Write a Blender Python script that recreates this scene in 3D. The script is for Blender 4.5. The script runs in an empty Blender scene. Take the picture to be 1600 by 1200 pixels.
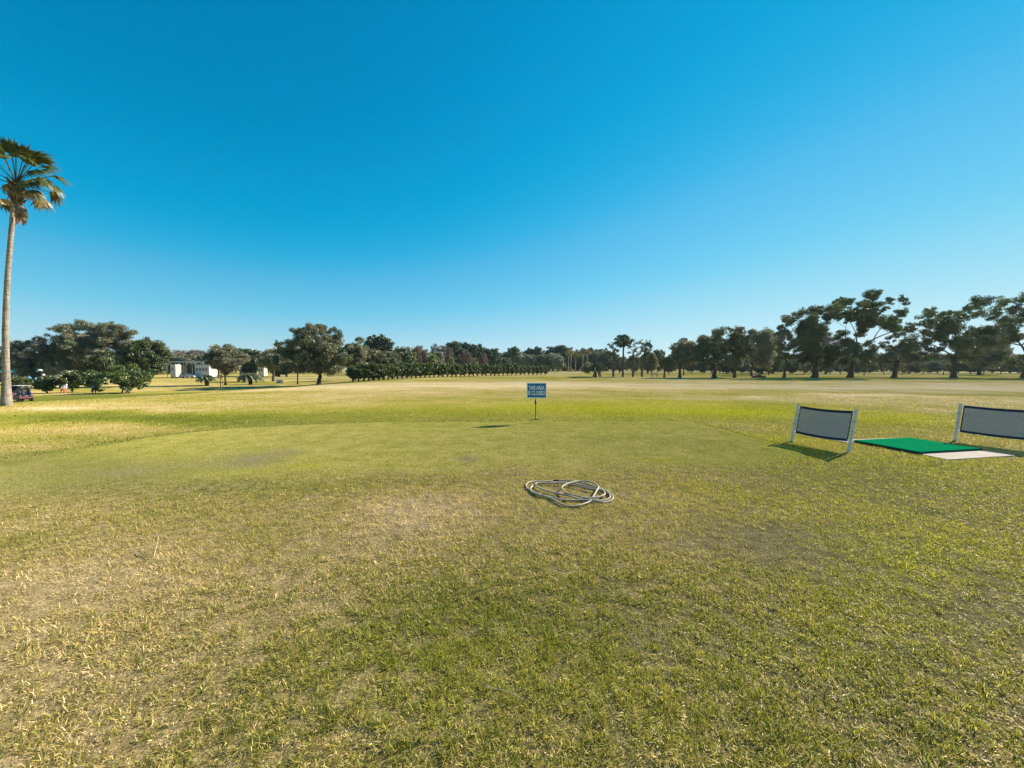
import bpy, math, random
import numpy as np
from mathutils import Vector, Matrix
S = bpy.context.scene
COL = S.collection
R = math.radians

# ------------------------------------------------------------------ camera, sky, sun, exposure
CAM_H, F, HOR = 1.6, 600.0, 575.0            # eye height, focal length and horizon row in photograph pixels
PITCH = math.atan((600 - HOR) / F)
cam_d = bpy.data.cameras.new("camera"); cam = bpy.data.objects.new("camera", cam_d); COL.objects.link(cam)
cam.location = (0, 0, CAM_H); cam.rotation_euler = (math.pi / 2 - PITCH, 0, 0)
cam_d.sensor_width = 36; cam_d.lens = 36 * F / 1600; cam_d.clip_start = 0.05; cam_d.clip_end = 6000
S.camera = cam
SUN_AZ, SUN_EL = R(58), R(32)                # azimuth clockwise from the view direction
world = bpy.data.worlds.new("World"); S.world = world; world.use_nodes = True
wt = world.node_tree; wt.nodes.clear()
sky = wt.nodes.new('ShaderNodeTexSky'); sky.sky_type = 'NISHITA'; sky.sun_disc = False
sky.sun_elevation = SUN_EL; sky.sun_rotation = SUN_AZ
sky.air_density = 1.0; sky.dust_density = 0.0; sky.ozone_density = 1.0; sky.altitude = 0
EXPOSURE = 1.3
bg = wt.nodes.new('ShaderNodeBackground'); wo = wt.nodes.new('ShaderNodeOutputWorld')
# the camera's own colour response to the clear sky: one tone curve per channel
pre = wt.nodes.new('ShaderNodeVectorMath'); pre.operation = 'SCALE'; pre.inputs['Scale'].default_value = 0.1
crv = wt.nodes.new('ShaderNodeRGBCurve'); crv.mapping.extend = 'HORIZONTAL'
for ch, pts in enumerate(([(0, 0), (.13, 0), (.18, .008), (.26, .10), (.35, .175), (.43, .27), (.62, .43), (.76, .51), (1, .62)],
                          [(0, 0), (.10, .14), (.178, .245), (.28, .38), (.43, .53), (.60, .655), (.76, .73), (.88, .775), (1, .82)],
                          [(0, 0), (.16, .30), (.30, .515), (.41, .67), (.48, .735), (.60, .82), (.74, .88), (.90, .90), (1, .915)])):
    c = crv.mapping.curves[ch]; c.points[0].location = pts[0]; c.points[1].location = pts[-1]
    for p in pts[1:-1]: c.points.new(*p)
crv.mapping.update()
post = wt.nodes.new('ShaderNodeVectorMath'); post.operation = 'SCALE'; post.inputs['Scale'].default_value = 10 * 2 ** -EXPOSURE
wt.links.new(sky.outputs[0], pre.inputs[0]); wt.links.new(pre.outputs[0], crv.inputs['Color']); wt.links.new(crv.outputs[0], post.inputs[0])
wt.links.new(post.outputs[0], bg.inputs[0]); bg.inputs[1].default_value = 0.10
wt.links.new(bg.outputs[0], wo.inputs[0])
sd = bpy.data.lights.new("sun", 'SUN'); sd.energy = 5.0; sd.angle = R(0.53); sd.color = (1.0, 0.90, 0.72)
so = bpy.data.objects.new("sun", sd); COL.objects.link(so)
SV = Vector((math.sin(SUN_AZ) * math.cos(SUN_EL), math.cos(SUN_AZ) * math.cos(SUN_EL), math.sin(SUN_EL)))
so.rotation_euler = SV.to_track_quat('Z', 'Y').to_euler(); so.location = (60, 40, 60)
vs = S.view_settings; vs.view_transform = 'Standard'; vs.look = 'None'; vs.gamma = 1; vs.use_curve_mapping = False
vs.exposure = EXPOSURE
S.render.engine = 'CYCLES'
S.cycles.max_bounces = 8; S.cycles.transparent_max_bounces = 12

# ------------------------------------------------------------------ numeric helpers
rng = np.random.default_rng(7)
def sm(a, b, t):
    t = np.clip((np.asarray(t, float) - a) / (b - a), 0, 1); return t * t * (3 - 2 * t)
def _hash(ix, iy, s):
    h = np.sin(ix * 127.1 + iy * 311.7 + s * 74.7) * 43758.5453
    return h - np.floor(h)
def vnoise(x, y, s=0):
    x = np.asarray(x, float); y = np.asarray(y, float)
    ix = np.floor(x); iy = np.floor(y); fx = x - ix; fy = y - iy
    fx = fx * fx * (3 - 2 * fx); fy = fy * fy * (3 - 2 * fy)
    a = _hash(ix, iy, s); b = _hash(ix + 1, iy, s); c = _hash(ix, iy + 1, s); d = _hash(ix + 1, iy + 1, s)
    return (a * (1 - fx) + b * fx) * (1 - fy) + (c * (1 - fx) + d * fx) * fy
def fbm(x, y, s=0, o=4):
    v = 0; a = 0.5
    for i in range(o): v = v + a * vnoise(x * 2 ** i, y * 2 ** i, s + i * 3); a *= 0.5
    return v / (1 - 0.5 ** o)
def flat(px, py):                           # photograph pixel -> point on the plane z = 0
    d = CAM_H * F / (py - HOR); return ((px - 800) / F * d, d)
def in_poly(x, y, P):
    r = np.zeros(np.shape(x), bool); n = len(P); j = n - 1
    for i in range(n):
        (xi, yi), (xj, yj) = P[i], P[j]
        if yi != yj:
            c = ((yi > y) != (yj > y)) & (x < (xj - xi) * (y - yi) / (yj - yi) + xi)
            r ^= c
        j = i
    return r
def dist_poly(x, y, P):
    d = np.full(np.shape(x), 1e9); n = len(P)
    for i in range(n):
        ax, ay = P[i]; bx, by = P[(i + 1) % n]; dx, dy = bx - ax, by - ay
        t = np.clip(((x - ax) * dx + (y - ay) * dy) / (dx * dx + dy * dy), 0, 1)
        d = np.minimum(d, np.hypot(x - ax - t * dx, y - ay - t * dy))
    return d
TEE = [flat(*p) for p in [(-250, 800), (-250, 735), (0, 722), (120, 704), (230, 686), (330, 675), (440, 668), (600, 662), (850, 660.5),
       (1020, 660), (1075, 662), (1115, 671), (1160, 684), (1205, 695), (1250, 706), (1262, 716), (1200, 724), (1080, 731), (900, 736), (700, 738),
       (520, 746), (330, 752), (150, 762), (0, 775)]]
def tee_sd(x, y):
    d = dist_poly(x, y, TEE); return np.where(in_poly(x, y, TEE), d, -d)
def terrain(x, y):
    x = np.asarray(x, float); y = np.asarray(y, float)
    r = np.hypot(x, y)
    z = -0.3 * sm(14, 60, r)
    z = z - 2.0 * sm(15, 52, -x) * sm(8, 36, y)
    z = z + 0.22 * (fbm(x / 22, y / 22, 5, 2) - 0.5) * sm(14, 40, r)
    z = z + 0.016 * (fbm(x * 7.5, y * 7.5, 61, 3) - 0.5) * (1 - sm(5, 9, r))
    z = z + 0.03 * (fbm(x / 2.5, y / 2.5, 9, 3) - 0.5)
    near = (r < 40)
    if np.ndim(z):
        s = np.full(z.shape, -5.0); s[near] = tee_sd(x[near], y[near])
    else:
        s = tee_sd(x, y) if near else -5.0
    z = z + 0.05 * sm(-0.12, 0.05, s) * sm(7.5, 9.0, y + np.maximum(x - 3, 0) * .6)
    return z
def tz(x, y): return float(terrain(np.array([x]), np.array([y]))[0])
def gpt(px, py):                            # photograph pixel -> point on the terrain
    a = (px - 800) / F; b = (HOR - py) / F; lo = 0.5
    y = 1.0
    while y < 800:
        if CAM_H + b * y <= tz(a * y, y): break
        lo = y; y *= 1.02
    hi = y
    for _ in range(20):
        m = (lo + hi) / 2
        if CAM_H + b * m <= tz(a * m, m): hi = m
        else: lo = m
    return Vector((a * hi, hi, tz(a * hi, hi)))
def ray_at(px, py, d):                     # where the sight line of a photograph pixel meets the upright plane y = d
    u, v = (px - 800) / F, (600 - py) / F; k = d / (math.cos(PITCH) + v * math.sin(PITCH))
    return u * k, CAM_H + (v * math.cos(PITCH) - math.sin(PITCH)) * k
def col_at(px, d): x = (px - 800) / F * d; return Vector((x, d, tz(x, d)))

# ------------------------------------------------------------------ materials
class NT:
    def __init__(s, name):
        s.m = bpy.data.materials.new(name); s.m.use_nodes = True; s.t = s.m.node_tree; s.t.nodes.clear()
        s.out = s.t.nodes.new('ShaderNodeOutputMaterial')
    def n(s, typ, props=None, **inp):
        k = s.t.nodes.new(typ)
        for a, b in (props or {}).items(): setattr(k, a, b)
        for a, b in inp.items():
            a = a.replace('_', ' ') if a.replace('_', ' ') in k.inputs else a
            if isinstance(b, bpy.types.NodeSocket): s.t.links.new(b, k.inputs[a])
            else: k.inputs[a].default_value = b
        return k
    def math(s, op, a, b=0.0, c=None, clamp=False):
        k = s.t.nodes.new('ShaderNodeMath'); k.operation = op; k.use_clamp = clamp
        for i, v in enumerate((a, b) if c is None else (a, b, c)):
            if isinstance(v, bpy.types.NodeSocket): s.t.links.new(v, k.inputs[i])
            else: k.inputs[i].default_value = v
        return k.outputs[0]
    def mix(s, f, a, b, blend='MIX'):
        k = s.t.nodes.new('ShaderNodeMix'); k.data_type = 'RGBA'; k.blend_type = blend; k.clamp_factor = True
        for i, v in ((0, f), (6, a), (7, b)):
            if isinstance(v, bpy.types.NodeSocket): s.t.links.new(v, k.inputs[i])
            else: k.inputs[i].default_value = v if i == 0 else (*v[:3], 1)
        return k.outputs[2]
    def noise(s, scale, detail=4, rough=0.55, vec=None):
        k = s.t.nodes.new('ShaderNodeTexNoise'); k.inputs['Scale'].default_value = scale
        k.inputs['Detail'].default_value = detail; k.inputs['Roughness'].default_value = rough
        if vec is not None: s.t.links.new(vec, k.inputs['Vector'])
        return k.outputs['Fac']
    def attr(s, name):
        k = s.t.nodes.new('ShaderNodeAttribute'); k.attribute_name = name; return k.outputs['Fac']
    def ramp(s, f, stops):
        k = s.t.nodes.new('ShaderNodeValToRGB'); e = k.color_ramp.elements
        while len(e) < len(stops): e.new(0.5)
        for i, (p, c) in enumerate(stops): e[i].position = p; e[i].color = (*c, 1)
        s.t.links.new(f, k.inputs[0]); return k.outputs[0]
    def done(s, shader): s.t.links.new(shader, s.out.inputs['Surface']); return s.m

def pmat(name, col, rough=0.6, metal=0.0, var=0.12, nscale=6.0, bump=0.0, col2=None):
    t = NT(name); tc = t.n('ShaderNodeTexCoord').outputs['Object']
    n1 = t.noise(nscale, 6, 0.6, tc)
    c2 = col2 or tuple(c * (1 - 2.2 * var) for c in col)
    c = t.mix(t.math('MULTIPLY_ADD', n1, 1.6, -0.3, clamp=True), c2, tuple(min(1, v * (1 + var * .5)) for v in col))
    b = t.n('ShaderNodeBsdfPrincipled', Base_Color=c, Roughness=rough, Metallic=metal)
    if rough > .55: b.inputs['Specular IOR Level'].default_value = 0.08
    if bump:
        bp = t.n('ShaderNodeBump', Strength=bump, Distance=0.02, Height=t.noise(nscale * 4, 5, 0.6, tc))
        t.t.links.new(bp.outputs[0], b.inputs['Normal'])
    return t.done(b.outputs[0])

def grass_colour(t, rnd, blade):
    pos = t.n('ShaderNodeNewGeometry').outputs['Position']
    n1 = t.noise(0.22, 5, 0.6, pos); n2 = t.noise(2.3, 5, 0.6, pos)
    n0 = t.noise(0.055, 8, 0.72, pos)
    D = t.math('MULTIPLY_ADD', t.math('SUBTRACT', n0, 0.5), 0.55, t.attr('dry'))
    D = t.math('MULTIPLY_ADD', t.math('SUBTRACT', n1, 0.5), 0.75, D)
    n6 = t.noise(11, 4, 0.65, pos)
    D = t.math('MULTIPLY_ADD', t.math('SUBTRACT', n2, 0.5), 0.55, D)
    D = t.math('MULTIPLY_ADD', t.math('SUBTRACT', n6, 0.5), 0.75, D)
    D = t.math('MULTIPLY_ADD', t.math('SUBTRACT', rnd, 0.5), 1.05 if blade else 0.7, D)
    c = t.ramp(D, [(0.0, (0.080, 0.108, 0.014)), (0.28, (0.180, 0.182, 0.024)), (0.5, (0.300, 0.248, 0.055)),
                   (0.72, (0.420, 0.308, 0.128)), (1.0, (0.57, 0.440, 0.26))])
    n5 = t.noise(14, 6, 0.8, pos)
    teec = t.mix(t.math('MULTIPLY_ADD', t.math('SUBTRACT', t.math('MULTIPLY_ADD', t.math('SUBTRACT', n5, 0.5), 1.1, n2), 0.5), 2.2, 0.5, clamp=True), (0.235, 0.225, 0.042), (0.40, 0.340, 0.105))
    c = t.mix(t.math('MULTIPLY', t.attr('tee'), 0.72), c, teec)
    c = t.mix(t.math('MULTIPLY', t.attr('lush'), t.math('MULTIPLY_ADD', n2, 1.0, 0.35), clamp=True), c, (0.30, 0.295, 0.006))
    c = t.mix(t.math('MULTIPLY', t.attr('fair'), 0.9), c, (0.100, 0.118, 0.016))
    c = t.mix(t.math('MULTIPLY', t.attr('bare'), t.math('MULTIPLY_ADD', n2, 1.5, -0.1, clamp=True), clamp=True), c, (0.175, 0.142, 0.108))
    return c, pos

def make_ground_mat():
    t = NT('turf_ground')
    pos0 = t.n('ShaderNodeNewGeometry').outputs['Position']
    n3 = t.noise(30, 6, 0.72, pos0); n4 = t.noise(7, 4, 0.7, pos0)
    rnd = t.math('MULTIPLY_ADD', t.math('SUBTRACT', n3, 0.5), 1.7, t.math('MULTIPLY_ADD', t.math('SUBTRACT', n4, 0.5), 0.7, 0.5))
    c, pos = grass_colour(t, rnd, False)
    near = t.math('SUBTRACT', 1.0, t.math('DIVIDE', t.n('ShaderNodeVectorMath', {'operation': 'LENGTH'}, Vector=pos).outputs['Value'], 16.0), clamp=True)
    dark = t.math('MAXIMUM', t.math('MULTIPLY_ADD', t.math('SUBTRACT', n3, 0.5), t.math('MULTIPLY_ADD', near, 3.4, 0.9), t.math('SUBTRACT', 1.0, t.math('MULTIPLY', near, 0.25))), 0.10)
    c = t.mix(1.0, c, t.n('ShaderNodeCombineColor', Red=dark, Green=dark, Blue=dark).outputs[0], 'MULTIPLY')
    # between the blades near by one sees dark soil and old thatch
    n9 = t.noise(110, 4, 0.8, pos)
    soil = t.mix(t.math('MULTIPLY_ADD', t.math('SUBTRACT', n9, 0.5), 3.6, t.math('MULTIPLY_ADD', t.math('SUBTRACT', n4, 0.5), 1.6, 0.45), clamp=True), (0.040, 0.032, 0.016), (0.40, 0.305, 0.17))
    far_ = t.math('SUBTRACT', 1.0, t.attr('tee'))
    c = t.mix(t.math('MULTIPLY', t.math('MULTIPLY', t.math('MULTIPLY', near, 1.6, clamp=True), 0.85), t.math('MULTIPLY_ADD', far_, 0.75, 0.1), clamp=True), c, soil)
    b = t.n('ShaderNodeBsdfDiffuse', Color=c, Roughness=0.6)
    bp = t.n('ShaderNodeBump', Strength=t.math('MULTIPLY', near, 0.7), Distance=0.03, Height=n3)
    t.t.links.new(bp.outputs[0], b.inputs['Normal'])
    return t.done(b.outputs[0])
def make_blade_mat():
    t = NT('grass_blade'); rnd = t.attr('rnd')
    c, pos = grass_colour(t, rnd, True)
    v = t.math('MULTIPLY_ADD', t.math('POWER', t.attr('rnd2'), 1.8), 2.1, 0.70)
    c = t.mix(1.0, c, t.n('ShaderNodeCombineColor', Red=v, Green=v, Blue=v).outputs[0], 'MULTIPLY')
    d = t.n('ShaderNodeBsdfDiffuse', Color=c).outputs[0]
    tc = t.mix(0.45, c, (0.46, 0.42, 0.03), 'MIX')
    tr = t.n('ShaderNodeBsdfTranslucent', Color=tc).outputs[0]
    g = t.n('ShaderNodeBsdfGlossy', Color=(1, 1, 1, 1), Roughness=0.42).outputs[0]
    m = t.n('ShaderNodeMixShader', Fac=0.42).outputs[0]; k = m.node
    t.t.links.new(d, k.inputs[1]); t.t.links.new(tr, k.inputs[2])
    m2 = t.n('ShaderNodeMixShader', Fac=0.018).outputs[0]; k = m2.node
    t.t.links.new(m, k.inputs[1]); t.t.links.new(g, k.inputs[2])
    return t.done(m2)
def leaf_mat(name, c1, c2, c3=None, trans=0.25, gloss=0.05):
    t = NT(name); oi = t.n('ShaderNodeObjectInfo').outputs['Random']
    tn = t.attr('tint')
    c = t.mix(tn, c1, c2)
    if c3: c = t.mix(t.math('MULTIPLY_ADD', t.attr('clump'), 1.6, -0.55, clamp=True), c, c3)
    v = t.math('MULTIPLY_ADD', oi, 0.35, 0.83)
    c = t.mix(1.0, c, t.n('ShaderNodeCombineColor', Red=v, Green=v, Blue=v).outputs[0], 'MULTIPLY')
    d = t.n('ShaderNodeBsdfDiffuse', Color=c).outputs[0]; tr = t.n('ShaderNodeBsdfTranslucent', Color=c).outputs[0]
    g = t.n('ShaderNodeBsdfGlossy', Color=(1, 1, 1, 1), Roughness=0.45).outputs[0]
    m = t.n('ShaderNodeMixShader', Fac=trans); t.t.links.new(d, m.inputs[1]); t.t.links.new(tr, m.inputs[2])
    m2 = t.n('ShaderNodeMixShader', Fac=gloss); t.t.links.new(m.outputs[0], m2.inputs[1]); t.t.links.new(g, m2.inputs[2])
    return t.done(m2.outputs[0])

M = {}
M['ground'] = make_ground_mat(); M['blade'] = make_blade_mat()
M['oak'] = leaf_mat('oak_leaves', (0.047, 0.066, 0.022), (0.132, 0.155, 0.053), (0.163, 0.163, 0.093))
M['darkoak'] = leaf_mat('dark_oak_leaves', (0.032, 0.054, 0.016), (0.081, 0.115, 0.030), (0.115, 0.142, 0.035))
M['mossoak'] = leaf_mat('mossy_oak_leaves', (0.115, 0.130, 0.072), (0.225, 0.235, 0.135), (0.280, 0.260, 0.165), 0.35)
M['pine'] = leaf_mat('pine_needles', (0.031, 0.059, 0.028), (0.084, 0.123, 0.048), None, 0.15)
M['olive'] = leaf_mat('olive_leaves', (0.081, 0.098, 0.030), (0.155, 0.161, 0.057), (0.196, 0.144, 0.063))
M['lime'] = leaf_mat('lime_leaves', (0.13, 0.17, 0.025), (0.22, 0.25, 0.04), None, 0.35)
M['bush'] = leaf_mat('bush_leaves', (0.030, 0.054, 0.014), (0.088, 0.135, 0.027), (0.115, 0.155, 0.027))
M['twig'] = leaf_mat('bare_twigs', (0.150, 0.115, 0.095), (0.235, 0.190, 0.160), (0.21, 0.15, 0.12), 0.1, 0.0)
M['rust'] = leaf_mat('rusty_leaves', (0.16, 0.085, 0.05), (0.22, 0.13, 0.08), None, 0.25)
M['frond'] = leaf_mat('palm_frond', (0.055, 0.080, 0.018), (0.115, 0.130, 0.035), None, 0.30, 0.03)
M['frondold'] = leaf_mat('old_palm_frond', (0.13, 0.11, 0.035), (0.24, 0.18, 0.075), None, 0.30, 0.02)
M['deadfrond'] = leaf_mat('dead_palm_frond', (0.17, 0.115, 0.075), (0.30, 0.21, 0.14), None, 0.2, 0.03)
M['pindo'] = leaf_mat('pindo_frond', (0.13, 0.16, 0.08), (0.25, 0.27, 0.15), None, 0.3, 0.08)
M['bark'] = pmat('bark', (0.11, 0.085, 0.065), 0.9, 0, 0.25, 3.0, 0.6)
M['pinebark'] = pmat('pine_bark', (0.13, 0.085, 0.06), 0.9, 0, 0.25, 3.0, 0.6)
M['palmbark'] = pmat('palm_bark', (0.34, 0.29, 0.24), 0.85, 0, 0.16, 5.0, 0.5)
def mat_palm():
    t = NT('ringed_palm_bark'); o = t.n('ShaderNodeTexCoord').outputs['Object']
    mp = t.n('ShaderNodeMapping', Vector=o, Scale=(1.5, 1.5, 9.0)).outputs[0]
    mv = t.n('ShaderNodeMapping', Vector=o, Scale=(14.0, 14.0, .7)).outputs[0]
    n1 = t.noise(1.6, 6, .65, mp); n2 = t.noise(1.5, 5, .7, mv)
    f = t.math('MULTIPLY_ADD', t.math('ADD', n1, n2), 2.2, -1.7, clamp=True)
    c = t.mix(f, (0.12, 0.10, 0.085), (0.38, 0.335, 0.275))
    b = t.n('ShaderNodeBsdfDiffuse', Color=c); bp = t.n('ShaderNodeBump', Strength=.7, Distance=.03, Height=t.math('ADD', n1, n2)); t.t.links.new(bp.outputs[0], b.inputs['Normal'])
    return t.done(b.outputs[0])
M['palmbark2'] = mat_palm()
M['boot'] = pmat('palm_boots', (0.24, 0.16, 0.09), 0.9, 0, 0.3, 9.0, 0.5)
M['white'] = pmat('white_paint', (0.56, 0.56, 0.55), 0.45, 0, 0.05)
M['vinyl'] = pmat('white_vinyl', (0.60, 0.59, 0.57), 0.40, 0, 0.08, 8)
M['cream'] = pmat('cream_panel', (0.46, 0.43, 0.36), 0.5, 0, 0.06)
M['tan'] = pmat('tan_wall', (0.55, 0.44, 0.30), 0.8, 0, 0.08)
M['dark'] = pmat('black_plastic', (0.018, 0.018, 0.022), 0.5)
M['glass'] = pmat('tinted_window', (0.03, 0.04, 0.05), 0.08)
M['tyre'] = pmat('tyre_rubber', (0.02, 0.02, 0.02), 0.8)
M['steel'] = pmat('grey_steel', (0.35, 0.36, 0.38), 0.35, 0.8)
M['iron'] = pmat('dark_iron', (0.05, 0.042, 0.036), 0.5, 0.6)
M['pink'] = pmat('dusty_red_body', (0.15, 0.045, 0.065), 0.35)
M['navy'] = pmat('navy_fabric', (0.020, 0.035, 0.08), 0.8)
M['teal'] = pmat('teal_tarpaulin', (0.02, 0.26, 0.28), 0.5, 0, 0.25, 1.2)
M['blue'] = pmat('blue_panel', (0.08, 0.28, 0.60), 0.45)
M['greyroof'] = pmat('grey_roof', (0.48, 0.50, 0.52), 0.5)
M['paving'] = pmat('pale_paving', (0.50, 0.49, 0.46), 0.85, 0, 0.06, 0.3)
M['concrete'] = pmat('concrete', (0.33, 0.29, 0.26), 0.85, 0, 0.14, 5, 0.15)
M['rubber'] = pmat('rubber_edge', (0.010, 0.012, 0.028), 0.55)
M['hem'] = pmat('navy_hem', (0.012, 0.040, 0.095), 0.7)
M['signblue'] = pmat('sign_blue', (0.002, 0.115, 0.33), 0.4, 0, 0.05)
M['signpale'] = pmat('sign_pale_blue', (0.80, 0.90, 0.92), 0.45, 0, 0.04)
M['hose'] = pmat('pale_hose', (0.44, 0.385, 0.30), 0.6, 0, 0.22, 9)
M['hosedark'] = pmat('hose_tape', (0.03, 0.03, 0.035), 0.6)
M['brass'] = pmat('worn_brass', (0.55, 0.50, 0.42), 0.35, 0.7)
M['skin'] = pmat('skin', (0.55, 0.33, 0.24), 0.55, 0, 0.04)
M['hair'] = pmat('grey_hair', (0.30, 0.28, 0.26), 0.7)
M['redtrouser'] = pmat('red_cloth', (0.62, 0.07, 0.13), 0.85, 0, 0.1)
M['whitecloth'] = pmat('white_cloth', (0.80, 0.80, 0.80), 0.85, 0, 0.04)
M['bluecloth'] = pmat('slate_blue_cloth', (0.40, 0.54, 0.64), 0.85, 0, 0.08)
M['navycloth'] = pmat('navy_cloth', (0.045, 0.06, 0.13), 0.85, 0, 0.08)
M['yellowflag'] = pmat('yellow_flag', (0.85, 0.82, 0.20), 0.7, 0, 0.04)
M['straw'] = pmat('straw_twig', (0.46, 0.42, 0.30), 0.8, 0, 0.1, 30)
M['brush'] = pmat('brush_twig', (0.12, 0.085, 0.06), 0.9, 0, 0.2)
def mat_turf():
    t = NT('green_artificial_turf'); o = t.n('ShaderNodeTexCoord').outputs['Object']
    n = t.noise(4, 5, 0.6, o); n2 = t.noise(180, 3, 0.6, o)
    c = t.mix(n, (0.000, 0.100, 0.040), (0.002, 0.165, 0.066))
    c = t.mix(t.math('MULTIPLY', n2, 0.4), c, (0.01, 0.19, 0.085))
    w = t.noise(1.7, 5, 0.7, o)
    c = t.mix(t.math('MULTIPLY_ADD', w, 3.2, -1.75, clamp=True), c, (0.045, 0.17, 0.085))
    b = t.n('ShaderNodeBsdfDiffuse', Color=c)
    bp = t.n('ShaderNodeBump', Strength=0.6, Distance=0.006, Height=n2); t.t.links.new(bp.outputs[0], b.inputs['Normal'])
    return t.done(b.outputs[0])
M['turf'] = mat_turf()
def mat_net():
    t = NT('grey_blue_screen_netting'); o = t.n('ShaderNodeTexCoord').outputs['Object']
    n = t.noise(3, 4, 0.6, o)
    w1 = t.n('ShaderNodeTexWave', {'wave_type': 'BANDS', 'bands_direction': 'Z'}, Scale=55.0, Vector=o).outputs['Fac']
    w2 = t.n('ShaderNodeTexWave', {'wave_type': 'BANDS', 'bands_direction': 'Y'}, Scale=55.0, Vector=o).outputs['Fac']
    c = t.mix(n, (0.040, 0.060, 0.100), (0.068, 0.092, 0.145))
    c = t.mix(t.math('MULTIPLY', t.math('MULTIPLY', w1, w2), 0.5), c, (0.15, 0.18, 0.22))
    d = t.n('ShaderNodeBsdfDiffuse', Color=c).outputs[0]
    tl = t.n('ShaderNodeBsdfTranslucent', Color=(0.036, 0.066, 0.110, 1)).outputs[0]
    m = t.n('ShaderNodeMixShader', Fac=0.4); t.t.links.new(d, m.inputs[1]); t.t.links.new(tl, m.inputs[2])
    tp = t.n('ShaderNodeBsdfTransparent').outputs[0]
    m2 = t.n('ShaderNodeMixShader', Fac=0.16); t.t.links.new(m.outputs[0], m2.inputs[1]); t.t.links.new(tp, m2.inputs[2])
    return t.done(m2.outputs[0])
M['net'] = mat_net()

# ------------------------------------------------------------------ object helpers
def tag(o, label=None, cat=None, group=None, kind=None):
    if label: o['label'] = label
    if cat: o['category'] = cat
    if group: o['group'] = group
    if kind: o['kind'] = kind
    return o
def empty(name, loc=(0, 0, 0), rz=0.0):
    o = bpy.data.objects.new(name, None); COL.objects.link(o); o.location = loc; o.rotation_euler = (0, 0, rz)
    o.empty_display_size = 0.2; return o
class MB:
    def __init__(s): s.v = []; s.f = []
    def add(s, vs, fs):
        b = len(s.v); s.v += [tuple(v) for v in vs]; s.f += [tuple(b + i for i in f) for f in fs]; return s
    def box(s, c, d, rz=0.0, ry=0.0, rx=0.0):
        m = Matrix.Translation(c) @ Matrix.Rotation(rz, 4, 'Z') @ Matrix.Rotation(ry, 4, 'Y') @ Matrix.Rotation(rx, 4, 'X')
        vs = [m @ Vector((x * d[0] / 2, y * d[1] / 2, z * d[2] / 2)) for x in (-1, 1) for y in (-1, 1) for z in (-1, 1)]
        return s.add(vs, [(0, 1, 3, 2), (4, 6, 7, 5), (0, 4, 5, 1), (2, 3, 7, 6), (0, 2, 6, 4), (1, 5, 7, 3)])
    def tube(s, pts, rad, n=8, cap=True):
        pts = [Vector(p) for p in pts]
        if not hasattr(rad, '__len__'): rad = [rad] * len(pts)
        up = None; vs = []
        for i, p in enumerate(pts):
            d = (pts[min(i + 1, len(pts) - 1)] - pts[max(i - 1, 0)]).normalized()
            if up is None:
                up = Vector((1, 0, 0)) if abs(d.x) < 0.9 else Vector((0, 1, 0))
            a = (up - d * up.dot(d)).normalized(); up = a; b = d.cross(a)
            for k in range(n):
                t = 2 * math.pi * k / n; vs.append(p + (a * math.cos(t) + b * math.sin(t)) * rad[i])
        fs = [(i * n + k, i * n + (k + 1) % n, (i + 1) * n + (k + 1) % n, (i + 1) * n + k) for i in range(len(pts) - 1) for k in range(n)]
        if cap: fs += [tuple(reversed(range(n))), tuple((len(pts) - 1) * n + k for k in range(n))]
        return s.add(vs, fs)
    def ball(s, c, r, n=12, m=8):
        if not hasattr(r, '__len__'): r = (r, r, r)
        vs = []; fs = []
        for i in range(m + 1):
            ph = math.pi * i / m
            for k in range(n):
                t = 2 * math.pi * k / n
                vs.append((c[0] + r[0] * math.sin(ph) * math.cos(t), c[1] + r[1] * math.sin(ph) * math.sin(t), c[2] + r[2] * math.cos(ph)))
        for i in range(m):
            for k in range(n): fs.append((i * n + k, (i + 1) * n + k, (i + 1) * n + (k + 1) % n, i * n + (k + 1) % n))
        return s.add(vs, fs)
    def mesh(s, name, mat, smooth=False):
        me = bpy.data.meshes.new(name); me.from_pydata(s.v, [], s.f); me.update(); me.materials.append(mat)
        if smooth: me.polygons.foreach_set('use_smooth', [True] * len(me.polygons))
        return me
    def build(s, name, mat, parent=None, smooth=False, bevel=0.0):
        o = bpy.data.objects.new(name, s.mesh(name, mat, smooth)); COL.objects.link(o)
        if parent: o.parent = parent
        if bevel:
            b = o.modifiers.new('bevel', 'BEVEL'); b.width = bevel; b.segments = 2; b.limit_method = 'ANGLE'
        return o
def quads_mesh(name, V, mat, attrs, smooth=False, faces=None):
    """V (n,3) with every 4 vertices one quad, or with an explicit (m,4) face array"""
    me = bpy.data.meshes.new(name); n = len(V)
    if faces is None: faces = np.arange(n).reshape(-1, 4)
    m = len(faces)
    me.vertices.add(n); me.vertices.foreach_set('co', V.astype(np.float32).ravel())
    me.loops.add(m * 4); me.loops.foreach_set('vertex_index', faces.astype(np.int32).ravel())
    me.polygons.add(m); me.polygons.foreach_set('loop_start', (np.arange(m) * 4).astype(np.int32))
    me.polygons.foreach_set('loop_total', np.full(m, 4, np.int32))
    if smooth: me.polygons.foreach_set('use_smooth', np.ones(m, bool))
    me.update(calc_edges=True)
    for k, a in attrs.items():
        at = me.attributes.new(k, 'FLOAT', 'POINT'); at.data.foreach_set('value', a.astype(np.float32))
    me.materials.append(mat); return me
def link(name, me, parent=None, loc=(0, 0, 0)):
    o = bpy.data.objects.new(name, me); COL.objects.link(o); o.location = loc
    if parent: o.parent = parent
    return o
def copy_tree(o, parent=None):
    c = o.copy(); COL.objects.link(c)
    if parent: c.parent = parent
    for ch in [x for x in bpy.data.objects if x.parent == o]: copy_tree(ch, c)
    return c
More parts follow.
